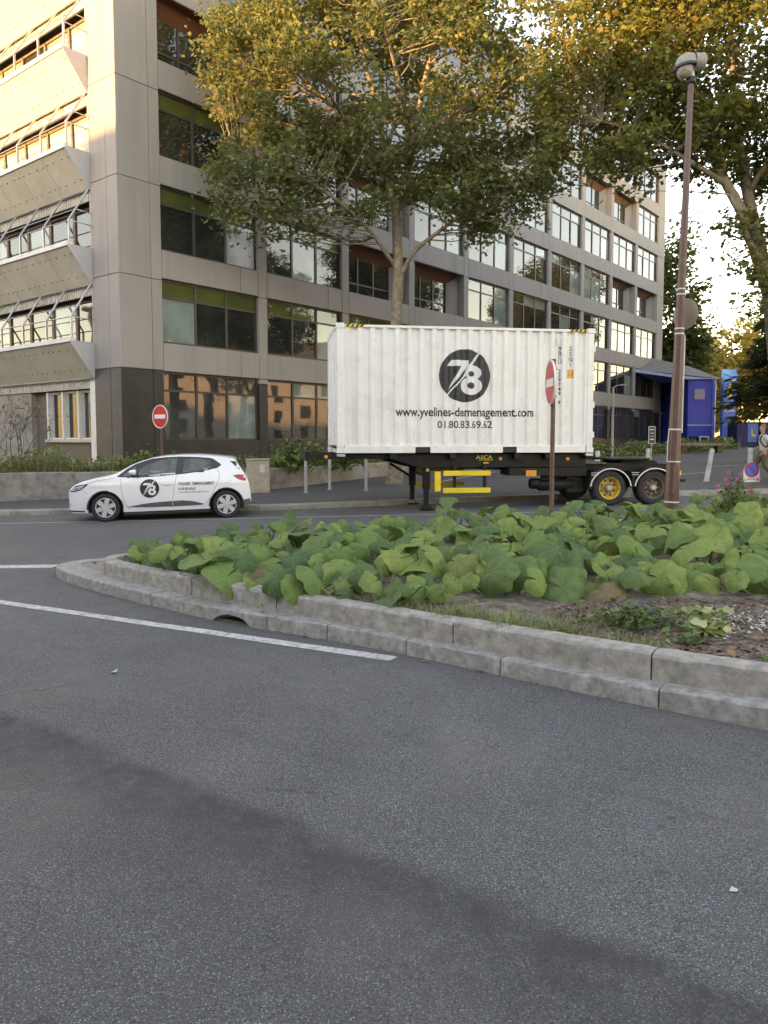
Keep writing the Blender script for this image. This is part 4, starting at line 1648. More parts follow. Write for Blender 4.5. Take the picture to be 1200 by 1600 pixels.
# windscreen and hatch glass across the top
for nm, xa, xb in (('windscreen', .30, .92), ('rear_screen', 2.82, 3.0)):
    mb = MB()

    def fs(u, v):
        x = xa + (xb - xa) * u
        ze, zt = c_edge(x), c_top(x)
        we = c_w(x, ze)
        t = (v - .5) * 2 * .90
        z = ze + (zt - ze) * max(0, 1 - abs(t) ** 3.2) ** .3125
        return (x + OX, we * t, z + .006)
    mb.grid(10, 20, fs)
    mb.build(nm, 'car_glass', car, 180)
for sd_ in (1, -1):                             # door mirrors
    x, z = zc(428, 208)
    y = -(c_side(x, z) + .10) * sd_
    mb = MB()
    mb.lathe([(.0, -.10), (.05, -.095), (.078, -.05), (.085, .02), (.075, .06), (.0, .066)], 16, (0, 0, 0), 'x')
    mb.v = [(x + OX + .02 + a * .9, y + b * 1.05, z + .01 + c * .72) for a, b, c in mb.v]
    mi = mb.build('door_mirror', 'car_white', car, 60)
    mb = MB(); mb.hexa([(x + OX - .03, y * .86, z - .14), (x + OX + .05, y * .86, z - .14), (x + OX + .05, y * .90, z - .13), (x + OX - .03, y * .90, z - .13),
                        (x + OX + .0, y, z - .05), (x + OX + .07, y, z - .05), (x + OX + .07, y * 1.03, z - .04), (x + OX + .0, y * 1.03, z - .04)])
    mb.build('mirror_foot', 'car_trim', mi)
# wheels
for k, xw in enumerate((0, WB)):
    for sd_ in (-1, 1):
        yo = .832 * sd_
        T = lambda vs_: [(xw + OX + a, yo - b * sd_, .312 + c) for a, b, c in vs_]
        mb = MB(); mb.lathe([(.20, .02), (.235, .0), (.275, -.004), (.30, .012), (.312, .045), (.312, .16), (.30, .19), (.20, .19)], 40, (0, 0, 0), 'y'); mb.v = T(mb.v)
        w_ = mb.build('wheel', 'tyre', car, 35)
        mb = MB(); mb.lathe([(.212, .012), (.205, .02), (.19, .045), (.0, .05)], 36, (0, 0, 0), 'y'); mb.v = T(mb.v)
        mb.build('rim', 'car_trim', w_, 35)
        mb = MB(); mb.lathe([(.214, .006), (.206, .004), (.197, .012)], 36, (0, 0, 0), 'y'); mb.lathe([(.05, .02), (.045, .004), (0, .0)], 18, (0, 0, 0), 'y')
        for q in range(6):
            a = 2 * math.pi * q / 6 + .3
            ca, sa = math.cos(a), math.sin(a)
            pr = [(.03, -.022), (.11, -.05), (.17, -.047), (.203, -.026), (.203, .026), (.17, .047), (.11, .05), (.03, .022)]
            vv = [(r_ * ca - t_ * sa, h_, r_ * sa + t_ * ca) for h_ in (.006, .03) for r_, t_ in pr]
            mb.add(vv, [tuple(range(8)), tuple(range(15, 7, -1))] + [(i_, (i_ + 1) % 8, (i_ + 1) % 8 + 8, i_ + 8) for i_ in range(8)])
        mb.v = T(mb.v)
        mb.build('wheel_cover', 'wheel_cover', w_, 35)
        mb = MB(); mb.lathe([(.385, -.01), (.36, -.01), (.36, .2), (.385, .2)], 30, (0, 0, 0), 'y', math.pi * 1.06, -math.pi * .03)
        mb.v = [(xw + OX + a, (.845 * sd_) - b * sd_, .305 + c) for a, b, c in mb.v]
        mb.build('wheel_arch', 'car_trim', car, 60)


def put_car(name, shape, mat, eps, parent):
    q = obj(name, sheet(shape, on_car(1), eps + .002, .06), mat, parent or car)
    return q


lx, lz = zc(515, 290)
logo78(lx, lz, .205, put_car)
x0, z0 = zc(668, 272)
for body, h, w, dz, wt in (('YVELINES  DEMENAGEMENT', .064, .78, .0, .022), ('01.80.83.69.62', .055, .37, -.105, .014), ('www.yvelines-demenagement.com', .036, .66, -.165, .004)):
    tm = text_mesh(body, h, w, wt)
    for v_ in tm.vertices:                       # the lines climb gently with the car
        v_.co.y += .0
    skin_part('lettering', shifted(tm, x0, z0 + dz), 'logo_black' if h > .05 else 'seam', .004, car, False)

# ------------------------------------------------------------------ lamp post and signs
LX, LY = 4.50, 12.0
lz0 = .20
lp = thing('street_lamp', 'tall brown street lamp post with beige lantern head, standing in the leafy bed', 'street lamp', (LX, LY, lz0), 0, None, (0, R(1.15), 0))
mb = MB(); mb.lathe([(.001, 0), (.120, 0), (.113, .6), (.101, 1.3), (.083, 2.2), (.069, 3.5), (.055, 5), (.045, 6.75), (.04, 6.80), (.001, 6.80)], 8); mb.build('pole', 'lamp_brown', lp, 25)
mb = MB(); mb.box(-.04, .04, -.112, -.104, .55, 1.0); mb.build('access_door', 'lamp_brown', lp, None, .004)
for z in (.42, 1.05, 1.55, 3.10, 3.62, 3.70, 3.02):
    r_ = float(np.interp(z, [0, .6, 1.3, 2.2, 3.5, 5], [.120, .113, .101, .083, .069, .055])) + .001
    mb = MB(); mb.lathe([(r_, -.011), (r_ + .004, -.009), (r_ + .004, .009), (r_, .011)], 8, (0, 0, z), 'z'); mb.build('strap', 'strap', lp)
mb = MB(); mb.tube([(-.098, -.02, 1.55), (-.115, -.03, 1.3), (-.106, -.02, 1.05)], .008, 5); mb.build('cable', 'strap', lp)
mb = MB(); mb.tube([(.074, -.03, 3.0), (.084, -.03, 2.2), (.097, -.03, 1.5)], .012, 5); mb.build('cable', 'strap', lp)
# round sign on the post, seen from behind and side on
mb = MB(); mb.lathe([(.0, -.01), (.225, -.01), (.24, 0), (.225, .012), (.0, .012)], 32, (0, 0, 0), 'y')
mb.v = [(.10 + a * math.cos(R(62)) + .02, b - a * math.sin(R(62)) + .10, c + 3.34) for a, b, c in mb.v]
mb.build('round_sign', 'sign_back', lp, 40)
# lantern: domed shell, clear bowl, spigot
hd = MB()
hd.lathe([(.0, .27), (.08, .262), (.16, .225), (.215, .16), (.235, .07), (.238, 0), (.21, .0)], 20, (0, 0, 0), 'z')
hd.v = [(-.10 + a * .70, -.04 + b * .60, 6.98 + c * .72 + a * .12) for a, b, c in hd.v]
sh = hd.build('lantern_shell', 'lamp_shell', lp, 50)
hd = MB()
hd.lathe([(.19, .0), (.19, -.06), (.165, -.14), (.11, -.195), (.0, -.21)], 20, (0, 0, 0), 'z')
hd.v = [(-.12 + a * .64, -.04 + b * .58, 6.97 + c * .80 + a * .08) for a, b, c in hd.v]
hd.build('lantern_bowl', 'lamp_lens', sh, 60)
hd = MB(); hd.lathe([(.242, -.015), (.25, -.015), (.25, .02), (.238, .02)], 20, (0, 0, 0), 'z')
hd.v = [(-.102 + a * .695, -.04 + b * .60, 6.985 + c + a * .12) for a, b, c in hd.v]
hd.build('lantern_rim', 'car_trim', sh, 60)
hd = MB(); hd.box(-.30, -.26, -.08, 0, 6.91, 6.96); hd.build('latch', 'car_trim', sh)
hd = MB(); hd.lathe([(.11, -.02), (.115, .12), (.09, .14), (.06, .145)], 14, (0, 0, 0), 'x'); hd.v = [(.04 + a, -.04 + b, 7.06 + c * 1.1) for a, b, c in hd.v]
hd.build('spigot_housing', 'lamp_shell', sh, 60)
hd = MB(); hd.tube([(.0, 0, 6.78), (.0, 0, 6.86), (-.01, -.01, 7.0), (-.05, -.03, 7.08)], [.055, .05, .045, .045], 10); hd.build('spigot', 'strap', lp, 60)
hd = MB(); hd.lathe([(.06, -.05), (.075, -.03), (.075, .03), (.06, .05)], 10, (0, 0, 6.80), 'z'); hd.build('collar', 'car_trim', lp, 40)


def no_entry(name, label, x, y, z0, top, yaw, r=.325, pole='rust_pole'):
    """round red plate with a white bar on a tube; yaw turns its face"""
    t = thing(name, label, 'traffic sign', (x, y, z0), yaw)
    mb = MB(); mb.tube([(0, .045, 0), (0, .045, top + .02)], .034, 12); mb.build('pole', pole, t, 40)
    zc_ = top - r
    mb = MB(); mb.lathe([(.0, .018), (r, .018), (r + .006, .012), (r + .006, -.012), (r - .004, -.014), (r - .004, -.004), (.0, -.004)], 40, (0, 0, zc_), 'y'); pl_ = mb.build('plate', 'sign_white', t, 40)
    mb = MB(); mb.lathe([(r - .022, -.0065), (.0, -.0065)], 40, (0, 0, zc_), 'y'); mb.build('red_field', 'sign_red', pl_)
    mb = MB(); mb.box(-r * .72, r * .72, -.0105, -.0075, zc_ - r * .18, zc_ + r * .18); mb.build('white_bar', 'sign_white', pl_)
    for q in (.2, -.2):
        mb = MB(); mb.box(-.08, .08, .02, .085, zc_ + q - .02, zc_ + q + .02); mb.build('bracket', 'galv', pl_)


no_entry('no_entry_sign', 'round red no entry sign turned side on, on a rusty pole before the container', 2.44, 11.35, .2, 2.55, R(-90))
no_entry('no_entry_sign', 'round red no entry sign beside the dark corner of the office block', -6.72, 20.55 + 2.6, .5, 2.10, R(-35), .345)

# temporary no-parking board on the pavement
x, y = 11.5, 24.0
t = thing('no_parking_board', 'small white board with round blue and red no parking sign on the pavement', 'traffic sign', (x, y, G(x, y) + .128), R(4))
mb = MB(); mb.prism([(-.26, 0), (.26, 0), (.26, .38), (.20, .52), (.10, .61), (0, .64), (-.10, .61), (-.20, .52), (-.26, .38)], 0, .02, 'y'); mb.build('board', 'sign_white', t)
mb = MB(); mb.lathe([(.24, -.002), (.0, -.002)], 36, (0, 0, .385), 'y'); rr_ = mb.build('red_ring', 'sign_red', t)
mb = MB(); mb.lathe([(.19, -.005), (.0, -.005)], 36, (0, 0, .385), 'y'); mb.build('blue_disc', 'sign_blue', rr_)
mb = MB(); mb.bar((-.135, -.0075, .52), (.135, -.0075, .25), .003, .05); mb.build('red_slash', 'sign_red', rr_)
mb = MB()
for k in range(6):
    mb.box(-.13 + k * .045, -.13 + k * .045 + .03, -.003, -.0005, .075 + .01 * (k % 2), .105 + .012 * ((k + 1) % 2))
mb.build('lettering', 'black_paint', t)
mb = MB(); mb.bar((-.18, .03, .0), (-.18, .28, .0), .03); mb.bar((.18, .03, .02), (.18, .28, .02), .03); mb.bar((.15, .2, .02), (.42, .2, .10), .03); mb.build('foot', 'sign_white', t)

# small navy notice and thin lamp column far back
x, y = 12.35, 35.5
t = thing('notice_sign', 'small navy notice with white lines on a thin post by the planting', 'sign', (x, y, G(x, y) + .12), R(8))
mb = MB(); mb.tube([(0, .02, 0), (0, .02, 1.7)], .025, 8); mb.build('post', 'post_grey', t)
mb = MB(); mb.box(-.17, .17, -.01, .01, .95, 1.75); p_ = mb.build('plate', 'sign_white', t, None, .006)
mb = MB(); mb.box(-.145, .145, -.014, -.0105, .975, 1.725); mb.build('field', 'sign_navy', p_)
mb = MB()
for k, (w_, h_) in enumerate(((.22, .035), (.16, .025), (.14, .02), (.2, .045))):
    mb.box(-w_ / 2, w_ / 2, -.017, -.0145, 1.58 - k * .15, 1.58 - k * .15 + h_)
mb.build('lettering', 'sign_white', p_)
x, y = 12.6, 42.5
t = thing('lamp_column', 'thin grey lamp column with short arm before the far office windows', 'street lamp', (x, y, G(x, y) + .12))
mb = MB(); mb.lathe([(.001, 0), (.09, 0), (.055, 3.9), (.001, 3.9)], 10); mb.build('pole', 'post_grey', t, 40)
mb = MB(); mb.tube([(0, 0, 3.85), (.2, 0, 3.98), (.5, 0, 4.0)], .03, 6); mb.box(.4, .75, -.08, .08, 3.97, 4.05); mb.build('arm', 'post_grey', t)

# ------------------------------------------------------------------ trees
LEAF_T = np.array([(0, 0, 0), (.42, .16, .10), (.24, .40, .05), (.36, .74, .10), (0, 1, -.06), (-.36, .74, .10), (-.24, .40, .05), (-.42, .16, .10)], np.float32)
LEAF_F = np.array([(0, 1, 2, 3, 4), (0, 4, 5, 6, 7)], np.int32)
NEEDLE_T = np.array([(0, 0, 0), (.12, .25, .02), (.16, .6, -.03), (.06, .85, -.08), (0, 1, -.14), (-.06, .85, -.08), (-.16, .6, -.03), (-.12, .25, .02)], np.float32)


def leaf_cloud(name, pos, size, palette, seed, parent=None, up=.5, T=LEAF_T, mat='foliage', droop=0., out=None):
    """many small leaf faces at pos; every leaf has its own turn, size and colour"""
    r = np.random.default_rng(seed)
    n = len(pos)
    nrm = r.normal(size=(n, 3)); nrm /= np.linalg.norm(nrm, axis=1)[:, None]
    nrm[:, 2] = np.abs(nrm[:, 2]) + up
    nrm /= np.linalg.norm(nrm, axis=1)[:, None]
    tn = r.normal(size=(n, 3))
    if out is not None:
        tn = tn * .45 + out
    tn[:, 2] -= droop
    tn -= nrm * (tn * nrm).sum(1)[:, None]
    tn /= np.linalg.norm(tn, axis=1)[:, None] + 1e-9
    bn = np.cross(tn, nrm)
    s = r.uniform(size[0], size[1], n)[:, None]
    k = len(T)
    v = (pos[:, None, :] + (bn[:, None, :] * T[None, :, 0:1] + tn[:, None, :] * T[None, :, 1:2] + nrm[:, None, :] * T[None, :, 2:3]) * s[:, None, :]).reshape(-1, 3)
    f = (np.arange(n)[:, None, None] * k + LEAF_F[None]).reshape(-1, 5)
    pal = np.array([p[1] for p in palette], np.float32)
    pr = np.array([p[0] for p in palette]); pr = pr / pr.sum()
    c = pal[r.choice(len(pal), n, p=pr)] * r.uniform(.75, 1.25, (n, 1)).astype(np.float32)
    c = np.concatenate([c, np.ones((n, 1), np.float32)], 1)
    me = fast_mesh(name, v, 5, f, np.repeat(c, k, axis=0))
    return obj(name, me, mat, parent)


def smooth_limb(pts):
    """pts (x,y,z,r) -> denser rounded polyline"""
    p = [np.array(q, float) for q in pts]
    for _ in range(2):
        q = [p[0]]
        for a, b in zip(p, p[1:]):
            q += [a * .75 + b * .25, a * .25 + b * .75]
        p = q + [p[-1]]
    return p


def tree(name, label, base, limbs, lumps, nclus, per, lsize, palette, seed, crad=.55, bark='bark', group=None, shell=.35, up=.5, T=LEAF_T, droop=.2, zmin=None, twigs=True):
    r = np.random.default_rng(seed)
    t = thing(name, label, 'tree', base, 0, group)
    bx = np.array(base)
    mb = MB()
    nodes = []
    for lb in limbs:
        d = smooth_limb(lb)
        mb.tube([tuple(q[:3] - bx) for q in d], [q[3] for q in d], 10)
        nodes += [(q[:3], q[3]) for q in d if q[3] < .3]
    NP = np.array([q[0] for q in nodes]); NR = np.array([q[1] for q in nodes])
    vol = np.array([l[1][0] * l[1][1] * l[1][2] for l in lumps]) ** .75
    vol /= vol.sum()
    cl = []
    while len(cl) < nclus:
        l = lumps[r.choice(len(lumps), p=vol)]
        d = r.normal(size=3); d /= np.linalg.norm(d)
        rad = (shell + (1 - shell) * r.random()) ** .6
        p = np.array(l[0]) + d * rad * np.array(l[1]) * (1 + .12 * math.sin(5 * d[0] + 3 * d[2] + seed))
        if zmin is not None and p[2] < zmin(p[0]):
            continue
        cl.append(p)
    cl = np.array(cl)
    if twigs:
        for p in cl:
            dist = np.linalg.norm(NP - p, axis=1) + np.maximum(0, NP[:, 2] - p[2] + .3) * 1.5
            k = int(np.argmin(dist))
            a = NP[k]
            m1 = a * .6 + p * .4 + r.normal(size=3) * .10 * dist[k] * .5 + np.array([0, 0, -.03 * dist[k]])
            r0 = min(NR[k] * .55, .012 + .011 * dist[k])
            mb.tube([tuple(a - bx), tuple(m1 - bx), tuple(p - bx)], [r0, r0 * .6, .006], 5, False)
    mb.build('trunk', bark, t, 60, fix=False)
    m = r.poisson(per, len(cl))
    base_i = np.repeat(np.arange(len(cl)), m)
    off = r.normal(size=(len(base_i), 3)) * crad * .62 * r.uniform(.6, 1.25, (len(cl), 1))[base_i]
    off[:, 2] *= .72
    pos = cl[base_i] + off - bx
    leaf_cloud('crown', pos.astype(np.float32), lsize, palette, seed + 1, t, up, T, 'foliage', droop)
    return t


PAL_MID = [(5, (.150, .190, .085)), (4, (.205, .240, .110)), (3, (.10, .135, .06)), (1.2, (.25, .25, .09)), (.5, (.30, .25, .08)), (.3, (.20, .14, .06))]
PAL_AUT = [(4, (.14, .175, .062)), (4, (.20, .22, .075)), (2.2, (.25, .24, .07)), (.8, (.30, .24, .07)), (.5, (.20, .13, .05)), (2.4, (.095, .125, .05))]
PAL_DARK = [(4, (.045, .065, .028)), (3, (.06, .08, .035)), (1, (.09, .10, .04))]
PAL_GOLD_LIT = [(4, (.46, .32, .07)), (3, (.56, .38, .08)), (2, (.32, .25, .06)), (1, (.22, .20, .06))]  # backlit sun glow put into the leaf colour; these trees stand in shade
PAL_CON = [(4, (.022, .035, .022)), (3, (.030, .045, .028)), (1, (.05, .06, .035))]

Y0 = 26.6
L = lambda q, y=Y0: [(a, y + b, c, r_) for a, b, c, r_ in q]
limbs = [L([(.36, 0, -.15, .40), (.38, 0, .30, .27), (.40, 0, 1.6, .215), (.38, 0, 5.4, .195), (.50, 0, 7.0, .195), (.44, 0, 8.6, .17), (.41, 0, 9.3, .15)]),
         L([(.41, 0, 9.2, .12), (.13, .1, 10.3, .11), (0, .3, 11.3, .10), (-.11, .5, 12.3, .11), (-.43, .6, 13.6, .085), (-.85, .7, 15.2, .06), (-1.0, .8, 17, .03)]),
         L([(.41, 0, 9.2, .13), (.7, -.2, 10.2, .115), (.97, -.4, 11.2, .105), (1.13, -.5, 12.3, .09), (1.39, -.6, 13.6, .09), (2.0, -.7, 15.2, .06), (2.2, -.8, 17.5, .03)]),
         L([(.55, -.05, 7.1, .085), (.98, -.4, 7.85, .075), (1.74, -.8, 8.35, .065), (2.6, -1.1, 8.9, .05), (3.6, -1.3, 9.5, .045), (5.0, -1.3, 10.0, .02)]),
         L([(.40, -.05, 7.4, .075), (-.22, -.5, 8.2, .065), (-.87, -.9, 8.85, .055), (-1.8, -1.2, 9.5, .06), (-3.0, -1.3, 10.1, .04), (-4.7, -1.2, 10.5, .02)]),
         L([(.13, .1, 10.3, .11), (-.43, 0, 11.1, .095), (-1.1, -.3, 12, .08), (-2.0, -.5, 12.8, .06), (-3.2, -.6, 13.8, .04), (-4.7, -.5, 14.6, .02)]),
         L([(.97, -.4, 11.1, .10), (1.7, -.2, 12.0, .085), (2.7, .2, 12.8, .06), (3.9, .5, 13.4, .04), (5.2, .6, 13.9, .02)]),
         L([(.05, .3, 11.2, .09), (.3, 1.2, 12.4, .07), (.5, 2.2, 13.6, .05), (.6, 3.0, 15, .03)]),
         L([(.97, -.4, 11.2, .09), (.6, -1.4, 12.4, .07), (.2, -2.4, 13.4, .05), (-.1, -3.2, 14.2, .03)])]
tree('plane_tree', 'leafy plane tree with mottled trunk behind the container, golden at the top', (.36, Y0, 0), limbs,
     [((-.2, Y0, 13.8), (5.6, 4.2, 4.2)), ((-3.9, Y0 - .3, 10.2), (2.4, 2.2, 2.2)), ((3.9, Y0 - .3, 10.1), (2.3, 2.0, 1.9)), ((.2, Y0, 17.2), (4.8, 4, 2.6)), ((-4.6, Y0, 14.2), (1.7, 1.8, 1.9)), ((-1.8, Y0 - 1.2, 9.8), (2.8, 1.8, 1.6)), ((2.6, Y0 - 1.0, 9.7), (2.6, 1.8, 1.6)), ((4.8, Y0, 12.4), (1.8, 1.8, 2.2))],
     880, 62, (.10, .19), PAL_MID, 21, .46, zmin=lambda x: 7.9 if abs(x) > 1.0 else 8.7)

YR = 23.5
limbs = [L([(12.3, 0, .0, .5), (12.25, 0, 1, .40), (12.1, 0, 3.5, .36), (11.85, 0, 5.2, .34), (11.7, 0, 6.0, .30)], YR),
         L([(11.75, 0, 5.6, .22), (11.24, -.1, 6.8, .19), (10.75, -.2, 8.1, .165), (10.04, -.3, 9.15, .14), (9.45, -.4, 10.1, .11), (9.1, -.5, 11.2, .08), (8.6, -.6, 13, .05), (8.2, -.6, 15, .02)], YR),
         L([(11.75, 0, 5.8, .22), (11.34, .2, 7.4, .19), (11.04, .3, 8.8, .17), (10.85, .4, 10, .14), (10.6, .5, 11.2, .11), (10.5, .6, 13.5, .07), (10.4, .7, 16, .03)], YR),
         L([(10.1, -.3, 9.05, .10), (9.54, -.5, 9.3, .08), (8.8, -.7, 9.6, .06), (7.6, -.9, 10.2, .045), (6.2, -1, 10.6, .025)], YR),
         L([(11.6, 0, 6.1, .13), (10.98, -.5, 7.05, .11), (10.53, -.7, 7.4, .09), (10.3, -.8, 8.1, .07), (9.9, -.9, 8.6, .05)], YR),
         L([(12.0, 0, 5.5, .16), (13, .4, 7.4, .13), (14.2, .6, 9.4, .09), (15.3, .8, 11.6, .05)], YR),
         L([(10.6, .5, 11.2, .08), (9.2, 1.2, 12.6, .06), (7.6, 1.6, 13.6, .04), (6.0, 1.7, 14, .02)], YR),
         L([(11.0, .3, 9, .09), (11.6, -1.2, 10.6, .07), (12.2, -2.4, 12, .05), (12.4, -3.4, 13.5, .03)], YR)]
tree('plane_tree', 'large plane tree with forked mottled limbs at the right edge, over the lamp', (12.3, YR, 0), limbs,
     [((10.6, YR, 13.6), (5.6, 4.4, 4.6)), ((6.4, YR - .3, 11.2), (2.4, 2.2, 2.3)), ((13.2, YR, 10.6), (2.6, 2.6, 2.6)), ((9.4, YR, 10.7), (2.2, 2.2, 1.4)), ((7.2, YR, 14.6), (3.2, 3, 3.2)), ((11.3, YR - .9, 6.9), (1.0, .8, 1.8)), ((10.4, YR - .9, 7.6), (.7, .7, .9)), ((13.4, YR, 8.2), (1.6, 1.6, 2.2)), ((10.8, YR - 1, 16.5), (5.5, 4, 2.5))],
     1120, 58, (.105, .205), PAL_AUT, 33, .50, zmin=lambda x: 8.3 if x < 8 else (9.3 if x < 9.9 else 5.1))

# trees further off
tree('dark_tree', 'tall dark green tree rising behind the far end of the office block', (29, 76, 1), [[(29, 76, .5, .5), (29, 76, 8, .35), (29.2, 76, 16, .15), (29.2, 76, 22, .05)]],
     [((28.5, 76, 13.5), (2.8, 3, 9)), ((29, 76, 8), (3, 3, 4))], 230, 30, (.35, .6), PAL_DARK, 5, 1.2, 'bark_dark')
for k, (x, y, zt, w, lab) in enumerate(((35, 92, 13.0, 7, 'golden round tree beyond the blue shop roof'), (42.5, 95, 15.0, 7, 'golden tree beyond the blue sign tower'), (27.5, 97, 10.5, 5, 'golden tree glimpsed behind the lamp post'))):
    tree('golden_tree', lab, (x, y, 1), [[(x, y, .5, .35), (x, y, 5, .25), (x, y, zt - 1, .05)]], [((x, y, zt * .62), (w, w * .8, zt * .4)), ((x + 2, y, zt * .5), (w * .7, w * .6, zt * .35))], 300, 44, (.35, .6), PAL_GOLD_LIT, 60 + k, 1.1,
         'bark_dark', 'golden trees in the distance')
# conifer
t = thing('conifer', 'dark drooping conifer at the right edge beside the blue shop', 'tree', (21.0, 40, .6))
mb = MB(); mb.tube([(0, 0, -.3), (0, 0, 5), (0, 0, 9.6)], [.28, .17, .03], 8)
r_ = np.random.default_rng(4)
pp, oo = [], []
for k in range(150):
    z = 2.1 + 7.0 * (k / 150) ** .9
    a = r_.uniform(0, 2 * math.pi)
    ln = (3.6 * (1 - (z / 9.9)) ** .8 + .35) * r_.uniform(.75, 1.12)
    d = np.array([math.cos(a), math.sin(a), 0])
    tip = d * ln + np.array([0, 0, z - .10 * ln]); mid = d * ln * .55 + np.array([0, 0, z + .10 * ln])
    mb.tube([(0, 0, z), tuple(mid), tuple(tip)], [.04, .025, .008], 4, False)
    for q in range(int(26 + 34 * ln / 3)):
        u = r_.uniform(.18, 1.0)
        c = np.array([0, 0, z]) * (1 - u) ** 2 + 2 * u * (1 - u) * mid + tip * u * u
        side = np.array([-d[1], d[0], 0]) * r_.uniform(-1, 1) * .42 * ln * (1.05 - u) ** .7
        pp.append(c + side + np.array([0, 0, r_.normal() * .06 - abs(np.linalg.norm(side)) * .18])); oo.append(d + side * .8 + np.array([0, 0, -.35]))
mb.build('trunk', 'bark_dark', t, 60, fix=False)
leaf_cloud('crown', np.array(pp, np.float32), (.28, .55), PAL_CON, 9, t, .8, NEEDLE_T, 'foliage', .1, np.array(oo))

# street trees beyond the right edge of the view, mirrored in the office windows
index_kids(None)
proto = [o for o in COL.objects if o.name == 'plane_tree.001'][0]
for k, (x, y, rz, lab) in enumerate(((21, 24.5, 1.9, 'plane tree further right along the kerb, mirrored in the office windows'), (31, 27.5, 3.6, 'second plane tree right of the view, mirrored in the office windows'),
                                     (43, 31, 5.1, 'third plane tree right of the view, mirrored in the office windows'), (29, 43.5, .6, 'plane tree in the car park right of the view, mirrored in the middle panes'),
                                     (42, 49, 2.6, 'plane tree deeper in the car park, mirrored in the middle panes'), (36, 60, 4.2, 'plane tree behind the conifer right of the view, mirrored in far panes'),
                                     (50, 66, 1.2, 'plane tree far behind the conifer, mirrored in far panes'), (63, 75, 3.0, 'farthest plane tree right of the view, mirrored in far panes'))):
    c = copy_tree(proto)
    c.location = (x, y, .3); c.rotation_euler = (0, 0, rz)
    tag(c, lab, 'tree', 'street trees to the right')
# sunlit stone building closing the street on the right (seen in the panes)
t = thing('stone_building', 'pale stone building across the street, mirrored in the ground floor panes', 'building', (86, 34, .5), R(-8))
mb = MB(); mb.box(0, 12, -32, 30, -1, 13); mb.build('wall', 'stone_pale', t)
mb = MB(); mb.prism([(-.6, 13.02), (12.6, 13.02), (9, 16), (3, 16)], -32.5, 30.5, 'y'); mb.build('roof', 'store_roof', t)
wm = MB(); wm.box(-.06, .1, 0, 1.3, 0, 1.9); wm = wm.mesh('window'); wm.materials.append(MATS['pane'])
for f in range(4):
    for k in range(16):
        o = obj('window', wm, None, t); o.location = (-.02, -30 + k * 3.7, 1.2 + f * 3.1)
# unseen long block, added behind the viewer to keep the street in shade
t = thing('shade_block', 'long unseen block added behind the viewer to shade the street', 'building', (-16.5, -16.7, 0), R(-44.6))
mb = MB(); mb.box(-75, 75, -14, 0, -2, 15.2); mb.build('wall', 'panel_side', t)
mb = MB(); mb.box(-75.4, 75.4, -14.4, .4, 15.21, 15.55); mb.build('roof', 'store_roof', t)
mb = MB(); mb.box(-20.8, 66, -12, -.6, 15.56, 17.3); mb.build('shade_step', 'panel_side', t)  # extra height added so the shade climbs higher on the tree crowns
wm = MB(); wm.box(0, 1.5, -.05, .06, 0, 1.5); wm = wm.mesh('window'); wm.materials.append(MATS['pane'])
for f in range(5):
    for k in range(32):
        o = obj('window', wm, None, t); o.location = (-72 + k * 4.6, .02, 1.1 + f * 2.9)

# ------------------------------------------------------------------ blue shop, kiosks, bench
t = thing('blue_shop', 'blue corrugated retail shed with grey roof and tall blue sign tower', 'building', (0, 0, 0))
gz = .75
mb = MB(); mb.prism([(20, 66), (23.7, 66), (23.7, 60.2), (25.75, 60.2), (26.0, 60.5), (26.0, 72), (20, 72)], gz, 6.15, 'z'); mb.build('wall', 'store_blue', t)
mb = MB(); mb.box(23.68, 26.02, 60.12, 60.19, 2.55, 2.66); mb.build('trim_band', 'store_trim', t)
mb = MB(); mb.box(25.55, 25.75, 60.10, 60.17, gz, 6.1); mb.build('corner_trim', 'store_sign', t)
mb = MB(); mb.hexa([(17.5, 59.95, 6.95), (23.4, 60.0, 6.16), (26.1, 60.05, 6.16), (17.5, 72, 6.16), (17.5, 59.95, 7.2), (23.4, 60.0, 6.36), (26.1, 60.0, 6.18), (17.5, 72, 7.2)]); mb.build('eaves', 'store_trim', t)
mb = MB(); mb.hexa([(17.5, 60.1, 7.1), (26.2, 60.1, 6.2), (26.2, 72, 6.2), (17.5, 72, 7.1), (17.5, 63, 9.0), (24.9, 63, 7.4), (24.9, 70, 7.4), (17.5, 70, 9.0)]); mb.build('roof', 'store_roof', t)
mb = MB(); mb.box(20, 23.69, 65.85, 65.97, 4.9, 6.6); mb.build('fascia', 'store_deep', t)
obj('lettering', sheet(text_mesh('Salon Velizy', .30, 1.5, .02), lambda a, b, e: (23.35 + a, 65.82, 5.3 + b), 0), 'logo_yellow', t)
mb = MB(); mb.box(20, 23.69, 65.6, 65.97, 3.6, 3.8); mb.build('canopy', 'store_trim', t)
mb = MB(); mb.box(21, 23.65, 65.8, 65.96, gz, 3.5); mb.build('shutter', 'store_grey', t)
mb = MB(); mb.box(24.15, 24.95, 60.1, 60.18, 4.6, 5.4); mb.build('wall_panel', 'store_grey', t)
for x in (23.8, 24.1, 24.38):
    mb = MB(); mb.box(x, x + .22, 60.1, 60.18, gz + .1, 1.72); mb.build('window', 'pane', t)
mb = MB(); mb.box(24.62, 25.35, 60.06, 60.18, gz, 1.75); d_ = mb.build('door', 'sign_white', t)
mb = MB(); mb.box(24.72, 25.25, 60.03, 60.055, gz + .05, 1.66); mb.build('door_glass', 'pane', d_)
mb = MB(); mb.box(24.9, 25.1, 60.01, 60.025, 1.2, 1.36); mb.build('door_notice', 'sign_white', d_)
mb = MB(); mb.box(25.98, 27.0, 59.2, 59.6, 1.6, 6.85); st = mb.build('sign_tower', 'store_sign', t)
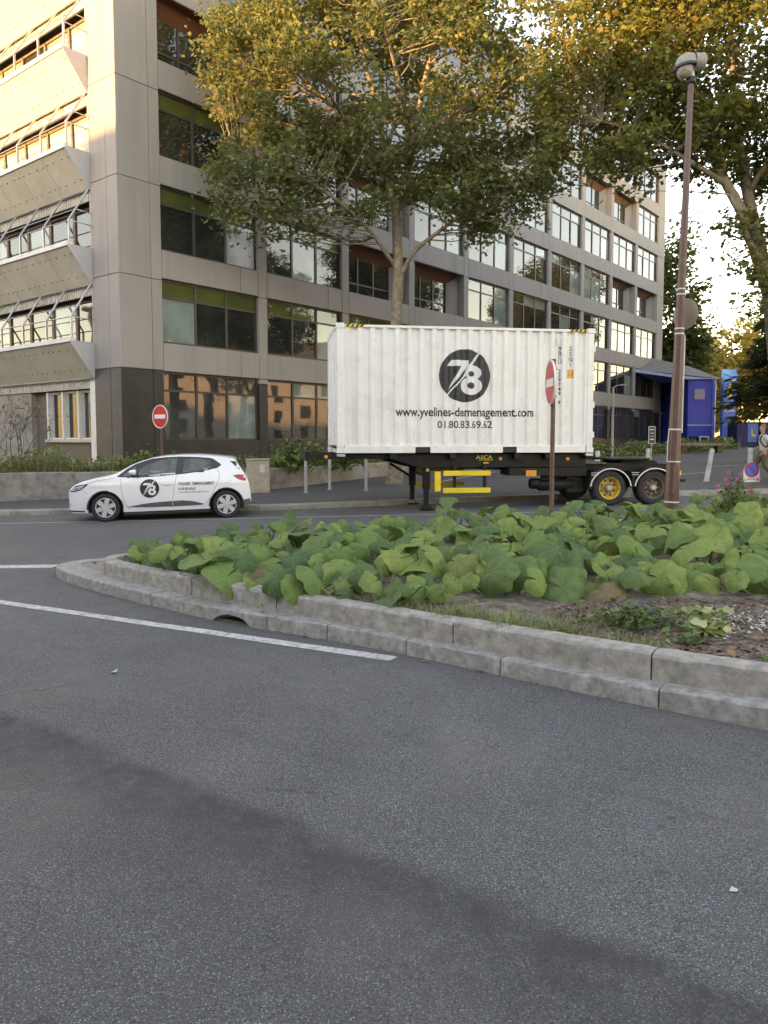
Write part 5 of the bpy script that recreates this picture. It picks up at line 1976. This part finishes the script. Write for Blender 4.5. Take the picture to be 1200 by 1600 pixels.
mb = MB(); mb.box(25.98, 26.98, 59.16, 59.195, 6.0, 6.06); mb.box(25.98, 26.98, 59.16, 59.195, 3.15, 3.2); mb.build('tower_line', 'sign_white', st)
mb = MB(); mb.prism([(26.3, 4.75), (26.62, 4.75), (26.62, 5.2), (26.72, 5.2), (26.46, 5.85), (26.3, 5.3)], 59.16, 59.195, 'y'); mb.build('house_logo', 'logo_yellow', st)
obj('lettering', sheet(text_mesh('oui plus', .24, .72, .02), lambda a, b, e: (26.12 + a, 59.17, 4.22 + b), 0), 'sign_white', st)
obj('lettering', sheet(text_mesh('le jouons', .24, .74, .02), lambda a, b, e: (26.12 + a, 59.17, 3.62 + b), 0), 'sign_white', st)
t = thing('blue_kiosk', 'small blue kiosk with yellow house mark beside the sign tower', 'kiosk', (25.9, 55.5, G(26, 55.5) + .128))
mb = MB(); mb.box(-.75, .75, -.6, .9, 0, 1.72); mb.build('body', 'store_deep', t)
mb = MB(); mb.box(.0, .74, -.66, -.605, .35, 1.66); mb.build('sign_panel', 'store_sign', t)
mb = MB(); mb.prism([(.25, .75), (.55, .75), (.55, .9), (.35, .9), (.35, 1.2), (.25, 1.3)], -.69, -.665, 'y'); mb.build('house_mark', 'logo_yellow', t)
mb = MB(); mb.box(-.8, .8, -.65, .95, 1.725, 1.8); mb.build('roof', 'post_grey', t)
t = thing('white_booth', 'white metal booth standing behind the walking man', 'booth', (28.3, 55, G(28, 55) + .128))
mb = MB(); mb.box(-.62, .1, -.5, .5, 0, 1.8); mb.build('door_panel', 'sign_white', t)
mb = MB(); mb.box(.105, .7, -.5, .5, 0, 1.8); b_ = mb.build('side_panel', 'post_grey', t)
mb = MB(); mb.box(.25, .5, -.53, -.505, .95, 1.4); mb.build('grille', 'store_grey', b_)
mb = MB(); mb.box(-1.5, -.63, -.4, .5, 0, 1.75); mb.build('blue_side', 'store_deep', t)
t = thing('concrete_bench', 'low concrete slab bench in front of the blue shop', 'bench', (19.2, 46.5, G(19, 46.5) + .1), R(6))
mb = MB(); mb.box(-1.9, 1.6, -.3, .3, .46, .62); mb.build('slab', 'concrete', t, None, .02)
for x in (-1.4, .9):
    mb = MB(); mb.box(x, x + .35, -.22, .22, 0, .455); mb.build('support', 'rust_pole', t)
x, y = -8.6, 24.2
t = thing('concrete_slab', 'thin concrete slab lying in the weeds below the gable window', 'slab', (x, y, .62), R(-38))
mb = MB(); mb.box(-1.0, .95, -.2, .2, .16, .24); mb.build('slab', 'concrete', t, None, .01)
for q in (-.7, .6):
    mb = MB(); mb.box(q, q + .12, -.15, .15, -.2, .158); mb.build('support', 'concrete', t)

# ------------------------------------------------------------------ weeds and grass behind the wall
r_ = np.random.default_rng(12)
WEED = [(4, (.16, .215, .07)), (3, (.20, .26, .085)), (2, (.11, .155, .05)), (1, (.20, .19, .08)), (.3, (.45, .42, .30))]
STRAW = [(3, (.22, .26, .10)), (3, (.32, .31, .16)), (1, (.40, .36, .22)), (2, (.15, .20, .07))]


def blades(name, roots, heights, palette, seed, mat='weed', w=.012):
    """curved grass blades: two-segment strips"""
    r = np.random.default_rng(seed)
    n = len(roots)
    a = r.uniform(0, 2 * math.pi, n)
    d = np.stack([np.cos(a), np.sin(a), np.zeros(n)], 1)
    lean = r.uniform(.15, .95, n)[:, None]
    h = heights[:, None]
    upv = np.array([0, 0, 1.])
    p0 = roots; p1 = roots + upv * h * .6 + d * h * lean * .3; p2 = roots + upv * h * (1 - lean * .35) + d * h * lean
    sd_ = np.stack([-d[:, 1], d[:, 0], d[:, 2]], 1) * w
    pm = roots + upv * h * (.86 - lean * .12) + d * h * lean * .62
    v = np.stack([p0 - sd_, p0 + sd_, p1 + sd_ * .9, p1 - sd_ * .9, pm - sd_ * .6, pm + sd_ * .6, p2 + sd_ * .1, p2 - sd_ * .1], 1).reshape(-1, 3)
    f = (np.arange(n)[:, None, None] * 8 + np.array([(0, 1, 2, 3), (3, 2, 5, 4), (4, 5, 6, 7)])[None]).reshape(-1, 4)
    pal = np.array([p[1] for p in palette]); pr = np.array([p[0] for p in palette], float); pr /= pr.sum()
    c = pal[r.choice(len(pal), n, p=pr)] * r.uniform(.7, 1.25, (n, 1))
    c = np.concatenate([c, np.ones((n, 1))], 1)
    return obj(name, fast_mesh(name, v, 4, f, np.repeat(c, 8, axis=0)), mat)


roots, hs, wp = [], [], []
for k in range(22000):
    s = r_.uniform(2.2, rwp.len)
    p, d, nr = rwp.frame(s)
    o = .32 + abs(r_.normal()) * .75
    q = p - nr * o
    tall = (.85 if s < 7.5 else .48) * (1 + .35 * math.sin(s * 2.3) * math.sin(s * .7 + 1))
    if k < 12500:
        roots.append((q[0], q[1], .50)); hs.append(tall * r_.uniform(.35, 1.15))
    else:
        # leafy stems in clumps
        wp.append((q[0], q[1], .52 + r_.uniform(.0, 1) ** 1.3 * tall * .95))
tag(blades('tall_grass', np.array(roots), np.array(hs), STRAW, 2, 'weed', .0065), 'tall dry grass growing behind the retaining wall', 'grass', None, 'stuff')
w_ = leaf_cloud('weeds', np.array(wp, np.float32), (.05, .12), WEED, 77, None, .3, LEAF_T, 'weed', -.1)
tag(w_, 'low leafy weeds growing along the retaining wall', 'weeds', None, 'stuff')
roots, wp = [], []
for k in range(7000):
    u = r_.random()
    x = 9 + 15 * u; y = 41.5 + 12 * u + r_.normal() * 1.1
    hgt = .55 + .25 * math.sin(x * 1.7)
    wp.append((x, y, G(x, y) + .12 + hgt * r_.uniform(0, 1) ** 1.2))
w_ = leaf_cloud('hedge_plants', np.array(wp, np.float32), (.10, .22), WEED, 78, None, .3, LEAF_T, 'weed', -.1)
tag(w_, 'low green planting in front of the far office windows', 'plants', None, 'stuff')
# fig-like shrub by the cabinet
for k, (x, y, s_, lab) in enumerate(((-2.9, 25.6, 1.0, 'bright leafy shrub behind the utility cabinet'), (-1.4, 27.6, .85, 'leafy shrub between the cabinet and the container nose'), (-7.3, 23.7, .7, 'leafy weed bush under the no entry sign by the corner'))):
    t = thing('leafy_shrub', lab, 'shrub', (x, y, .5), 0, 'shrubs behind the low wall')
    pp = r_.normal(size=(420, 3)) * np.array([.42, .36, .26]) * s_ + np.array([0, 0, .45 * s_])
    pp = pp[pp[:, 2] > .02]
    leaf_cloud('foliage', pp.astype(np.float32), (.10 * s_, .24 * s_), [(3, (.12, .20, .05)), (2, (.16, .24, .06)), (1, (.09, .14, .04))], 90 + k, t, .6, LEAF_T, 'weed', .0)
    mb = MB()
    for q in range(9):
        a = q * .7
        mb.tube([(0, 0, 0), (.12 * math.cos(a) * s_, .12 * math.sin(a) * s_, .3 * s_), (.36 * math.cos(a) * s_, .36 * math.sin(a) * s_, .62 * s_)], [.012, .009, .004], 5)
    mb.build('stem', 'twig', t)
# half-bare shrub at the left edge
t = thing('bare_shrub', 'half bare twiggy shrub at the left edge before the gable wall', 'shrub', (-10.75, 22.6, .5))
mb = MB()
br = random.Random(8)
tips = []


def branch(p, d, ln, rad, lv):
    q = [Vector(p)]
    for k in range(4):
        d = (d + Vector((br.uniform(-.25, .25), br.uniform(-.25, .25), br.uniform(-.1, .2)))).normalized()
        q.append(q[-1] + d * ln / 4)
    mb.tube([tuple(v) for v in q], [rad * (1 - .18 * k) for k in range(5)], 5, False)
    tips.append(q[-1])
    if lv:
        for k in range(3):
            branch(q[br.choice((2, 3, 4))], (d + Vector((br.uniform(-.9, .9), br.uniform(-.9, .9), br.uniform(-.3, .5)))).normalized(), ln * .62, rad * .55, lv - 1)


for k in range(5):
    branch((br.uniform(-.12, .12), br.uniform(-.1, .1), 0), Vector((br.uniform(-.45, .35), br.uniform(-.2, .2), 1)).normalized(), 1.45, .022, 3)
mb.build('stem', 'twig', t, 60, fix=False)
pp = np.array([np.array(v[:]) + r_.normal(size=3) * .06 for v in tips for _ in range(1)], np.float32)
leaf_cloud('foliage', pp[r_.random(len(pp)) < .55], (.06, .11), [(2, (.14, .15, .05)), (2, (.20, .17, .06))], 5, t, .3, LEAF_T, 'weed', .4)

# ------------------------------------------------------------------ island bed: broad leaved plants
def gourd_leaf(seed):
    r = random.Random(seed)
    na, nrg = 43, 5
    ph = [r.uniform(0, 6.28) for _ in range(5)]
    lob = r.choice((5, 5, 7))
    dome = r.choice(((.18, .42, .15), (.25, .30, .35), (.10, .55, .10), (.35, .15, .30), (.30, .05, .55)))
    mb = MB()
    mb.v.append((0, 0, 0))
    for j in range(1, nrg + 1):
        t = j / nrg
        for k in range(na):
            # open notch behind the stalk at angle pi
            a = -math.pi + .13 + (2 * math.pi - .26) * k / (na - 1)
            edge = 1 + .045 * math.cos(lob * a) + .028 * math.sin(11 * a + ph[0]) + .03 * math.sin(4 * a + ph[1])
            edge *= 1 - .30 * max(0, abs(a) - 2.2) / .95
            rr = t * edge
            z = dome[0] * t - dome[1] * t**3 + .10 * t**2 * math.sin(3 * a + ph[2]) + .06 * t**3 * math.sin(7 * a + ph[3]) + .07 * t * (abs(math.sin(3.5 * a)) ** 1.5 - .5)
            z += -dome[2] * t**3 * (.5 + .5 * math.sin(2 * a + ph[4]))
            mb.v.append((rr * math.cos(a), rr * math.sin(a) * .98, z))
    for k in range(na - 1):
        mb.f.append((0, 1 + k, 2 + k))
    for j in range(nrg - 1):
        for k in range(na - 1):
            a = 1 + j * na + k
            mb.f.append((a, a + na, a + na + 1, a + 1))
    return mb.mesh('leaf', 180, False)


LEAVES = {}
for key in ('gourd_leaf', 'gourd_leaf_dark', 'gourd_leaf_yellow', 'gourd_leaf_dry'):
    LEAVES[key] = []
    for s_ in range(10):
        me = gourd_leaf(s_ + 10)
        me.materials.append(MATS[key])
        LEAVES[key].append(me)

LFRONT = [(-3.3, 9.3), (-2.9, 8.72), (-1.67, 7.6), (-.94, 6.92), (-.4, 6.62), (.15, 6.38), (.95, 6.55), (1.83, 6.62), (2.9, 6.55), (4.5, 6.7), (7, 7.0)]
lr = random.Random(19)
pts = []
tries = 0
while len(pts) < 600 and tries < 60000:
    tries += 1
    x = lr.uniform(-3.0, 6.0)
    yf, yb = line_y(LFRONT, x), wall_back(x) - .25
    if yb < yf + .05: continue
    y = yf + (yb - yf) * lr.random() ** 1.25
    if x > .53 * y + .5: continue
    rad = (.075 + .15 * lr.random() ** 1.2) * (1.2 if y < 8.2 else 1.0)
    if x < -2.4: rad *= .8
    if any((x - p[0]) ** 2 + (y - p[1]) ** 2 < (.50 * (rad + p[2])) ** 2 for p in pts): continue
    pts.append((x, y, rad))
centres = []
for p in sorted(pts, key=lambda p: p[0]):
    if all((p[0] - c[0]) ** 2 + (p[1] - c[1]) ** 2 > 1.3 ** 2 for c in centres):
        centres.append((p[0], p[1]))
NTH = 'first second third fourth fifth sixth seventh eighth ninth tenth eleventh twelfth thirteenth fourteenth fifteenth'.split()
plants = []
rows_ = {'front': [], 'middle': [], 'back': []}
for c in centres:
    f_ = (c[1] - line_y(LFRONT, c[0])) / max(.3, wall_back(c[0]) - line_y(LFRONT, c[0]))
    rows_['front' if f_ < .33 else ('middle' if f_ < .62 else 'back')].append(c)
for row, cs in rows_.items():
    for k, c in enumerate(sorted(cs)):
        plants.append([thing('gourd_plant', 'broad leaved gourd plant, %s from the left in the %s row of the bed' % (NTH[k], row), 'plant', (c[0], c[1], soil_z(*c)), 0, 'broad leaved plants in the island bed'), MB(), c])
for x, y, rad in pts:
    k = min(range(len(plants)), key=lambda i: (plants[i][2][0] - x) ** 2 + (plants[i][2][1] - y) ** 2)
    pl_, mbk, c = plants[k]
    df = y - line_y(LFRONT, x)
    top = .09 + .16 * min(1, max(0, df) / 1.1) + lr.uniform(-.15, .10) + .06 * math.sin(2.1 * x + 1.7 * y)
    if df < .35:
        top = lr.uniform(.06, .26)
    z = soil_z(x, y) + max(.05, top)
    n = Vector((lr.gauss(0, .65) - x * .05, -lr.gauss(.5, .6), 1.0))
    if df < .4: n.y -= lr.uniform(.2, .8)
    n.normalize()
    key = 'gourd_leaf' if lr.random() < .60 else 'gourd_leaf_dark'
    if lr.random() < .025: key = 'gourd_leaf_yellow'
    if top < .10 and lr.random() < .16: key = 'gourd_leaf_dry'
    o = obj('leaf', lr.choice(LEAVES[key]), None, pl_)
    tipd = Vector((lr.uniform(-1, 1), -1 + lr.uniform(-.2, .9), 0))
    xa = (tipd - n * tipd.dot(n)).normalized()
    ya = n.cross(xa)
    mt = Matrix((xa, ya, n)).transposed()
    o.rotation_euler = mt.to_euler()
    o.location = (x - c[0], y - c[1], z - soil_z(*c))
    o.scale = (rad * lr.uniform(.92, 1.1), rad * lr.uniform(.92, 1.1), rad)
    b0 = Vector((lr.uniform(-.08, .08) + (x - c[0]) * .55, (y - c[1]) * .55 + .06, 0))
    e0 = Vector(o.location) - n * .006
    mbk.tube([tuple(b0), tuple(b0 * .4 + e0 * .6 + Vector((0, 0, -.02))), tuple(e0)], [.010, .008, .006], 5, False)
for pl_, mbk, c in plants:
    if mbk.v:
        tag(mbk.build('stalk', 'stem', pl_, 60, fix=False), kind='stuff')

# small plants at the front of the bed
r_ = np.random.default_rng(30)


def small_plant(name, lab, cat, x, y, n, spread, h, size, pal, seed, flowers=None, up=.6):
    t = thing(name, lab, cat, (x, y, soil_z(x, y)))
    pp = r_.normal(size=(n, 3)) * np.array([spread, spread * .75, h * .4]) + np.array([0, 0, h * .45])
    pp[:, 2] = np.abs(pp[:, 2])
    leaf_cloud('foliage', pp.astype(np.float32), size, pal, seed, t, up, LEAF_T, 'weed', .0)
    if flowers:
        mb = MB()
        for k in range(flowers[0]):
            q = r_.normal(size=3) * np.array([spread, spread * .7, 0]) + np.array([0, 0, h * r_.uniform(.7, 1.2)])
            for j in range(3):
                a = j * 2.1
                mb.lathe([(0, .012), (.010, .004), (0, -.004)], 5, (q[0] + .012 * math.cos(a), q[1] + .012 * math.sin(a), q[2]), 'z')
        tag(mb.build('blossom', flowers[1], t), kind='stuff')
    return t


GP = [(3, (.10, .17, .05)), (2, (.13, .20, .06)), (1, (.08, .12, .04))]
small_plant('flowering_groundcover', 'low green plant with tiny purple flowers on the mulch', 'plant', 1.92, 5.75, 520, .20, .13, (.025, .055), GP, 41, (10, 'purple'))
small_plant('hosta', 'small variegated green and cream plant on the mulch', 'plant', 2.32, 5.42, 40, .09, .07, (.07, .13), [(2, (.18, .26, .08)), (1, (.5, .48, .25))], 42)
small_plant('seedling', 'pale green seedling beside the pale stones', 'plant', 2.48, 5.80, 45, .10, .08, (.05, .10), [(2, (.20, .28, .09)), (1, (.45, .46, .25))], 43)
small_plant('weed_clump', 'weed clump at the wall in the right corner', 'plant', 2.62, 4.62, 130, .11, .10, (.03, .07), GP, 44)
small_plant('weed_clump', 'tiny green weed between the mulch and the small variegated plant', 'plant', 2.08, 5.2, 40, .07, .07, (.04, .08), GP, 45)
small_plant('weed_clump', 'little weed growing at the tip of the island', 'plant', -3.05, 9.35, 60, .12, .07, (.03, .06), GP, 46)
for x, y, n, lab in ((.95, 5.68, 110, 'grass tuft behind the wall near the middle joint'), (1.25, 5.5, 170, 'thick grass tuft behind the wall left of the purple flowers'), (.55, 6.0, 110, 'grass tuft in front of the broad leaves')):
    pts_ = np.stack([r_.normal(size=n) * .085 + x, r_.normal(size=n) * .06 + y, np.full(n, soil_z(x, y) - .01)], 1)
    o = blades('grass_tuft', pts_, r_.uniform(.08, .20, n), [(3, (.19, .26, .09)), (1, (.3, .3, .14))], int(n + x * 10), 'weed', .0032)
    tag(o, lab, 'grass', 'grass tufts in the island bed')
# thin grass and mulch chips over the bare soil
rt, hs = [], []
for k in range(2600):
    x = r_.uniform(-.2, 1.9); y = wall_front(x) + .22 + abs(r_.normal()) * .28
    rt.append((x, y, soil_z(x, y) - .005)); hs.append(r_.uniform(.02, .085))
tag(blades('sparse_grass', np.array(rt), np.array(hs), [(2, (.20, .25, .10)), (2, (.34, .31, .17))], 8, 'weed', .0026), 'sparse short grass on the bare soil of the bed', 'grass', None, 'stuff')


def chips(name, lab, n, region, size, mat, seed):
    r = np.random.default_rng(seed)
    mb = MB()
    k = 0
    while k < n:
        x, y = region(r)
        s_ = r.uniform(*size); a = r.uniform(0, 6.28); tl = r.uniform(-.5, .5)
        w = s_ * r.uniform(.3, .7)
        c, sn = math.cos(a), math.sin(a)
        z = soil_z(x, y) + .006
        vs_ = []
        for q, (u, v) in enumerate(((-s_, -w), (s_, -w * .7), (s_ * .8, w), (-s_ * .9, w * .8))):
            vs_.append((x + u * c - v * sn, y + u * sn + v * c, z + u * tl + r.uniform(0, .006)))
        mb.add(vs_, [(0, 1, 2, 3)])
        k += 1
    return tag(mb.build(name, mat, None, None, fix=False), lab, name.replace('_', ' '), None, 'stuff')


def reg_mulch(r):
    while True:
        x = r.uniform(1.3, 3.6); y = r.uniform(4.2, 6.6)
        if wall_front(x) + .2 < y < line_y(LFRONT, x) + .3: return x, y


chips('mulch', 'reddish bark mulch scattered over the right of the bed', 4200, reg_mulch, (.008, .022), 'mulch', 1)
chips('pale_stones', 'pale grit and stones among the mulch', 520, lambda r: (lambda x, y: (x, max(y, wall_front(x) + .25)))(r.normal(2.75, .35), r.normal(5.75, .22)), (.006, .02), 'white_chip', 2)
chips('fallen_leaves', 'dry fallen leaves lying on the bed and against the wall', 130, lambda r: (lambda x: (x, wall_front(x) + .2 + abs(r.normal()) * .35))(r.uniform(-2.6, 3)), (.02, .05), 'dead_leaf', 3)

# pink flowering plant by the lamp
t = thing('pink_flower_plant', 'tall thin plant with pink flowers right of the lamp post', 'plant', (5.35, 11.7, soil_z(5.35, 11.7)))
mb = MB()
fl = random.Random(6)
lp_ = []
heads = []
for k in range(26):
    a = fl.uniform(0, 6.28); rr = fl.uniform(.05, .55); h = fl.uniform(.35, .85)
    tip = Vector((rr * math.cos(a) * .95, rr * math.sin(a) * .5, h))
    mid = Vector((tip.x * .4, tip.y * .4, h * .55))
    mb.tube([(fl.uniform(-.05, .05), fl.uniform(-.05, .05), 0), tuple(mid), tuple(tip)], [.006, .004, .002], 5, False)
    heads.append(tip)
    for j in range(16):
        u = fl.random()
        q = mid * (1 - u) + tip * u * .93
        lp_.append((q.x + fl.gauss(0, .05), q.y + fl.gauss(0, .05), q.z + fl.gauss(0, .03)))
mb.build('stem', 'stem', t, 60, fix=False)
leaf_cloud('foliage', np.array(lp_, np.float32), (.05, .11), GP, 50, t, .2, NEEDLE_T, 'weed', -.2)
for k in range(12):
    mb = MB(); p_ = heads[k]
    for j in range(7):
        a = j * 2 * math.pi / 7 + k
        c, s_ = math.cos(a), math.sin(a)
        mb.add([(p_.x, p_.y, p_.z), (p_.x + .017 * c - .011 * s_, p_.y - .012, p_.z + .017 * s_ + .011 * c), (p_.x + .036 * c, p_.y - .004, p_.z + .036 * s_), (p_.x + .017 * c + .011 * s_, p_.y - .012, p_.z + .017 * s_ - .011 * c)], [(0, 1, 2, 3)])
    mb.lathe([(.012, 0), (.01, .014), (0, .018)], 6, tuple(p_), 'z')
    mb.build('blossom', 'pink', t)

# ------------------------------------------------------------------ litter on the road
t = MB(); z = G(-2.0, 5.6) + .006
t.add([(-2.045, 5.62, z), (-2.02, 5.60, z + .01), (-1.995, 5.62, z + .004), (-2.0, 5.66, z + .018), (-2.03, 5.67, z)], [(0, 1, 2, 3, 4)])
M('scrap_green', (.25, .62, .40), .5)
tag(t.build('paper_scrap', 'scrap_green'), 'tiny pale green scrap lying on the road at the left', 'litter')
t = MB(); z = G(1.3, 2.75) + .004
t.add([(1.29, 2.76, z), (1.315, 2.75, z + .003), (1.33, 2.77, z), (1.31, 2.785, z + .004)], [(0, 1, 2, 3)])
tag(t.build('paper_scrap', 'white_chip'), 'tiny white scrap lying on the road at the right', 'litter')
t = thing('kerb_leaf', 'single orange dead leaf lying on the kerb above the drain', 'leaf', (-1.12, 6.97, G(-1.1, 7) + .14))
mb = MB(); mb.add([(-.02, -.02, 0), (.02, -.015, .004), (.03, .02, .008), (-.015, .025, .004)], [(0, 1, 2, 3)]); mb.build('blade', 'dead_leaf', t)

fr2 = np.random.default_rng(77)
mb = MB()
for k in range(60):
    if k < 34:
        s_ = fr2.uniform(2.5, KP.len - 2); p, d, nr = KP.frame(s_); q = p - nr * abs(fr2.normal()) * .10
    else:
        q = np.array([fr2.uniform(-7, 9), 0]); q[1] = line_y(KB, q[0]) - .1 - abs(fr2.normal()) * .4
    z = G(q[0], q[1]) + .004; a = fr2.uniform(0, 6.28); s2 = fr2.uniform(.012, .035)
    mb.add([(q[0] + s2 * math.cos(a + t_) * (1 if i_ % 2 else .6), q[1] + s2 * math.sin(a + t_) * (1 if i_ % 2 else .6), z + fr2.uniform(0, .012)) for i_, t_ in enumerate(np.linspace(0, 5.2, 6))], [tuple(range(6))])
tag(mb.build('gutter_leaves', 'dead_leaf', None, None, fix=False), 'small dry leaves strewn along the road gutters', 'leaves', None, 'stuff')

# ------------------------------------------------------------------ walking man
def skinned(name, chains, mat, parent, sub=2):
    """chains: lists of (x,y,z,r[,r2]); points shared by position join into one continuous surface"""
    vs_, rs, es, ix = [], [], [], {}
    for ch in chains:
        prev = None
        for q in ch:
            k = tuple(round(c, 4) for c in q[:3])
            if k not in ix:
                ix[k] = len(vs_); vs_.append(k); rs.append((q[3], q[4] if len(q) > 4 else q[3]))
            if prev is not None and prev != ix[k]:
                es.append((prev, ix[k]))
            prev = ix[k]
    me = bpy.data.meshes.new(name)
    me.from_pydata(vs_, es, [])
    o = obj(name, me, mat, parent)
    sk = o.modifiers.new('skin', 'SKIN'); sk.use_smooth_shade = True
    lay = me.skin_vertices[0].data if me.skin_vertices else None
    if lay is None:
        bm = bmesh.new(); bm.from_mesh(me); bm.verts.layers.skin.verify(); bm.to_mesh(me); bm.free()
        lay = me.skin_vertices[0].data
    for i_, r2 in enumerate(rs):
        lay[i_].radius = r2
        lay[i_].use_root = i_ == 0
    ss = o.modifiers.new('subdiv', 'SUBSURF'); ss.levels = sub; ss.render_levels = sub
    return o


man = thing('person', 'person in white t-shirt and khaki trousers with black backpack walking left', 'person', (12.33, 25.0, G(12.33, 25) + .13), R(176))
pel = (0, 0, .95, .085, .07)
chest = (.03, 0, 1.28, .11, .085)
neck0 = (.02, 0, 1.50, .065)
arms, sleeves = [], []
for s_, el_, wr in ((-1, (-.02, -.25, 1.10), (.19, -.19, 1.0)), (1, (-.10, .25, 1.10), (.10, .24, .90))):
    sh_ = (.02, s_ * .19, 1.43, .06)
    arms.append([chest, (.02, s_ * .10, 1.42, .08), sh_, (*el_, .043), (*wr, .03)])
    d = (Vector(wr) - Vector(el_)).normalized()
    palm = Vector(wr) + d * .06
    arms.append([(*wr, .03), (*palm, .030, .020)])
    for k in range(4):
        off = Vector((0, 0, (k - 1.5) * .017)) if s_ < 0 else Vector(((k - 1.5) * .017, 0, 0))
        f1 = palm + d * .045 + off; f2 = f1 + (d + Vector((0, -s_ * .3, -.5))).normalized() * (.045, .052, .049, .038)[k]
        arms.append([(*palm, .030, .020), (*f1, .0095), (*f2, .008)])
    th = Vector(wr) + d * .03
    arms.append([(*th, .02), (*(th + d * .04 + Vector((0, 0, .032))), .010), (*(th + d * .075 + Vector((0, 0, .035))), .009)])
    arms.append([(*wr, .03), (*th, .02)])
    half = Vector(sh_[:3]) * .45 + Vector(el_) * .55
    sleeves.append([(.03, 0, 1.28, .165, .125), (.02, s_ * .10, 1.42, .095), (.02, s_ * .19, 1.435, .075), (*half, .066)])
legs = [[pel, (0, -.09, .88, .07), (.20, -.09, .50, .055), (.22, -.09, .10, .045)], [pel, (0, .09, .88, .07), (.0, .09, .48, .055), (-.30, .09, .17, .045)]]
body = skinned('body', [[pel, (.02, 0, 1.1, .09, .075), chest, (.02, 0, 1.42, .10, .08), neck0, (.045, 0, 1.57, .058), (.055, 0, 1.63, .085, .075), (.06, 0, 1.70, .092, .078), (.045, 0, 1.765, .07, .06)],
                        [(.055, 0, 1.63, .085, .075), (.135, 0, 1.655, .018), (.15, 0, 1.645, .012)]] + arms + legs, 'skin', man)
skinned('t_shirt', [[(0, 0, .90, .155, .12), (.015, 0, 1.08, .15, .115), (.03, 0, 1.28, .165, .125), (.02, 0, 1.44, .11, .09), (.02, 0, 1.475, .085)]] + sleeves, 'shirt', man)
skinned('trousers', [[(0, 0, .98, .145, .115), (0, 0, .90, .14, .12), (0, -.09, .86, .115), (.20, -.09, .50, .082), (.215, -.09, .13, .072)], [(0, 0, .90, .14, .12), (0, .09, .86, .115), (.0, .09, .48, .082), (-.29, .09, .20, .072)]], 'trouser', man)
skinned('shoe', [[(.19, -.09, .06, .05), (.26, -.09, .045, .048), (.40, -.09, .035, .036)]], 'car_trim', man, 1)
skinned('shoe', [[(-.33, .09, .12, .05), (-.27, .09, .07, .046), (-.17, .09, .035, .034)]], 'car_trim', man, 1)
mb = MB(); mb.lathe([(.0, .112), (.05, .10), (.085, .06), (.098, .0), (.094, -.05)], 16, (0, 0, 0), 'z'); mb.v = [(.03 + a * .95, b * .86, 1.715 + c) for a, b, c in mb.v]
mb.build('hair', 'hair', man, 60)
for s_ in (-1, 1):
    mb = MB(); mb.lathe([(0, -.012), (.022, -.008), (.026, .004), (0, .006)], 8, (.045, s_ * .088, 1.66), 'y'); mb.build('ear', 'skin', man, 60)
    mb = MB(); mb.lathe([(0, -.006), (.012, 0), (0, .006)], 8, (.138, s_ * .033, 1.685), 'x'); mb.build('eye', 'car_trim', man, 60)
mb = MB(); mb.box(.138, .146, -.022, .022, 1.598, 1.606); mb.build('mouth', 'hair', man)
mb = MB(); mb.box(-.34, -.12, -.15, .15, 1.02, 1.46); bp_ = mb.build('backpack', 'pack', man, None, .06)
for s_ in (-1, 1):
    mb = MB(); mb.tube([(-.13, s_ * .12, 1.42), (.0, s_ * .12, 1.51), (.12, s_ * .12, 1.42), (.17, s_ * .125, 1.28), (.05, s_ * .16, 1.10), (-.12, s_ * .14, 1.05)], .022, 6); mb.build('strap', 'pack', bp_)
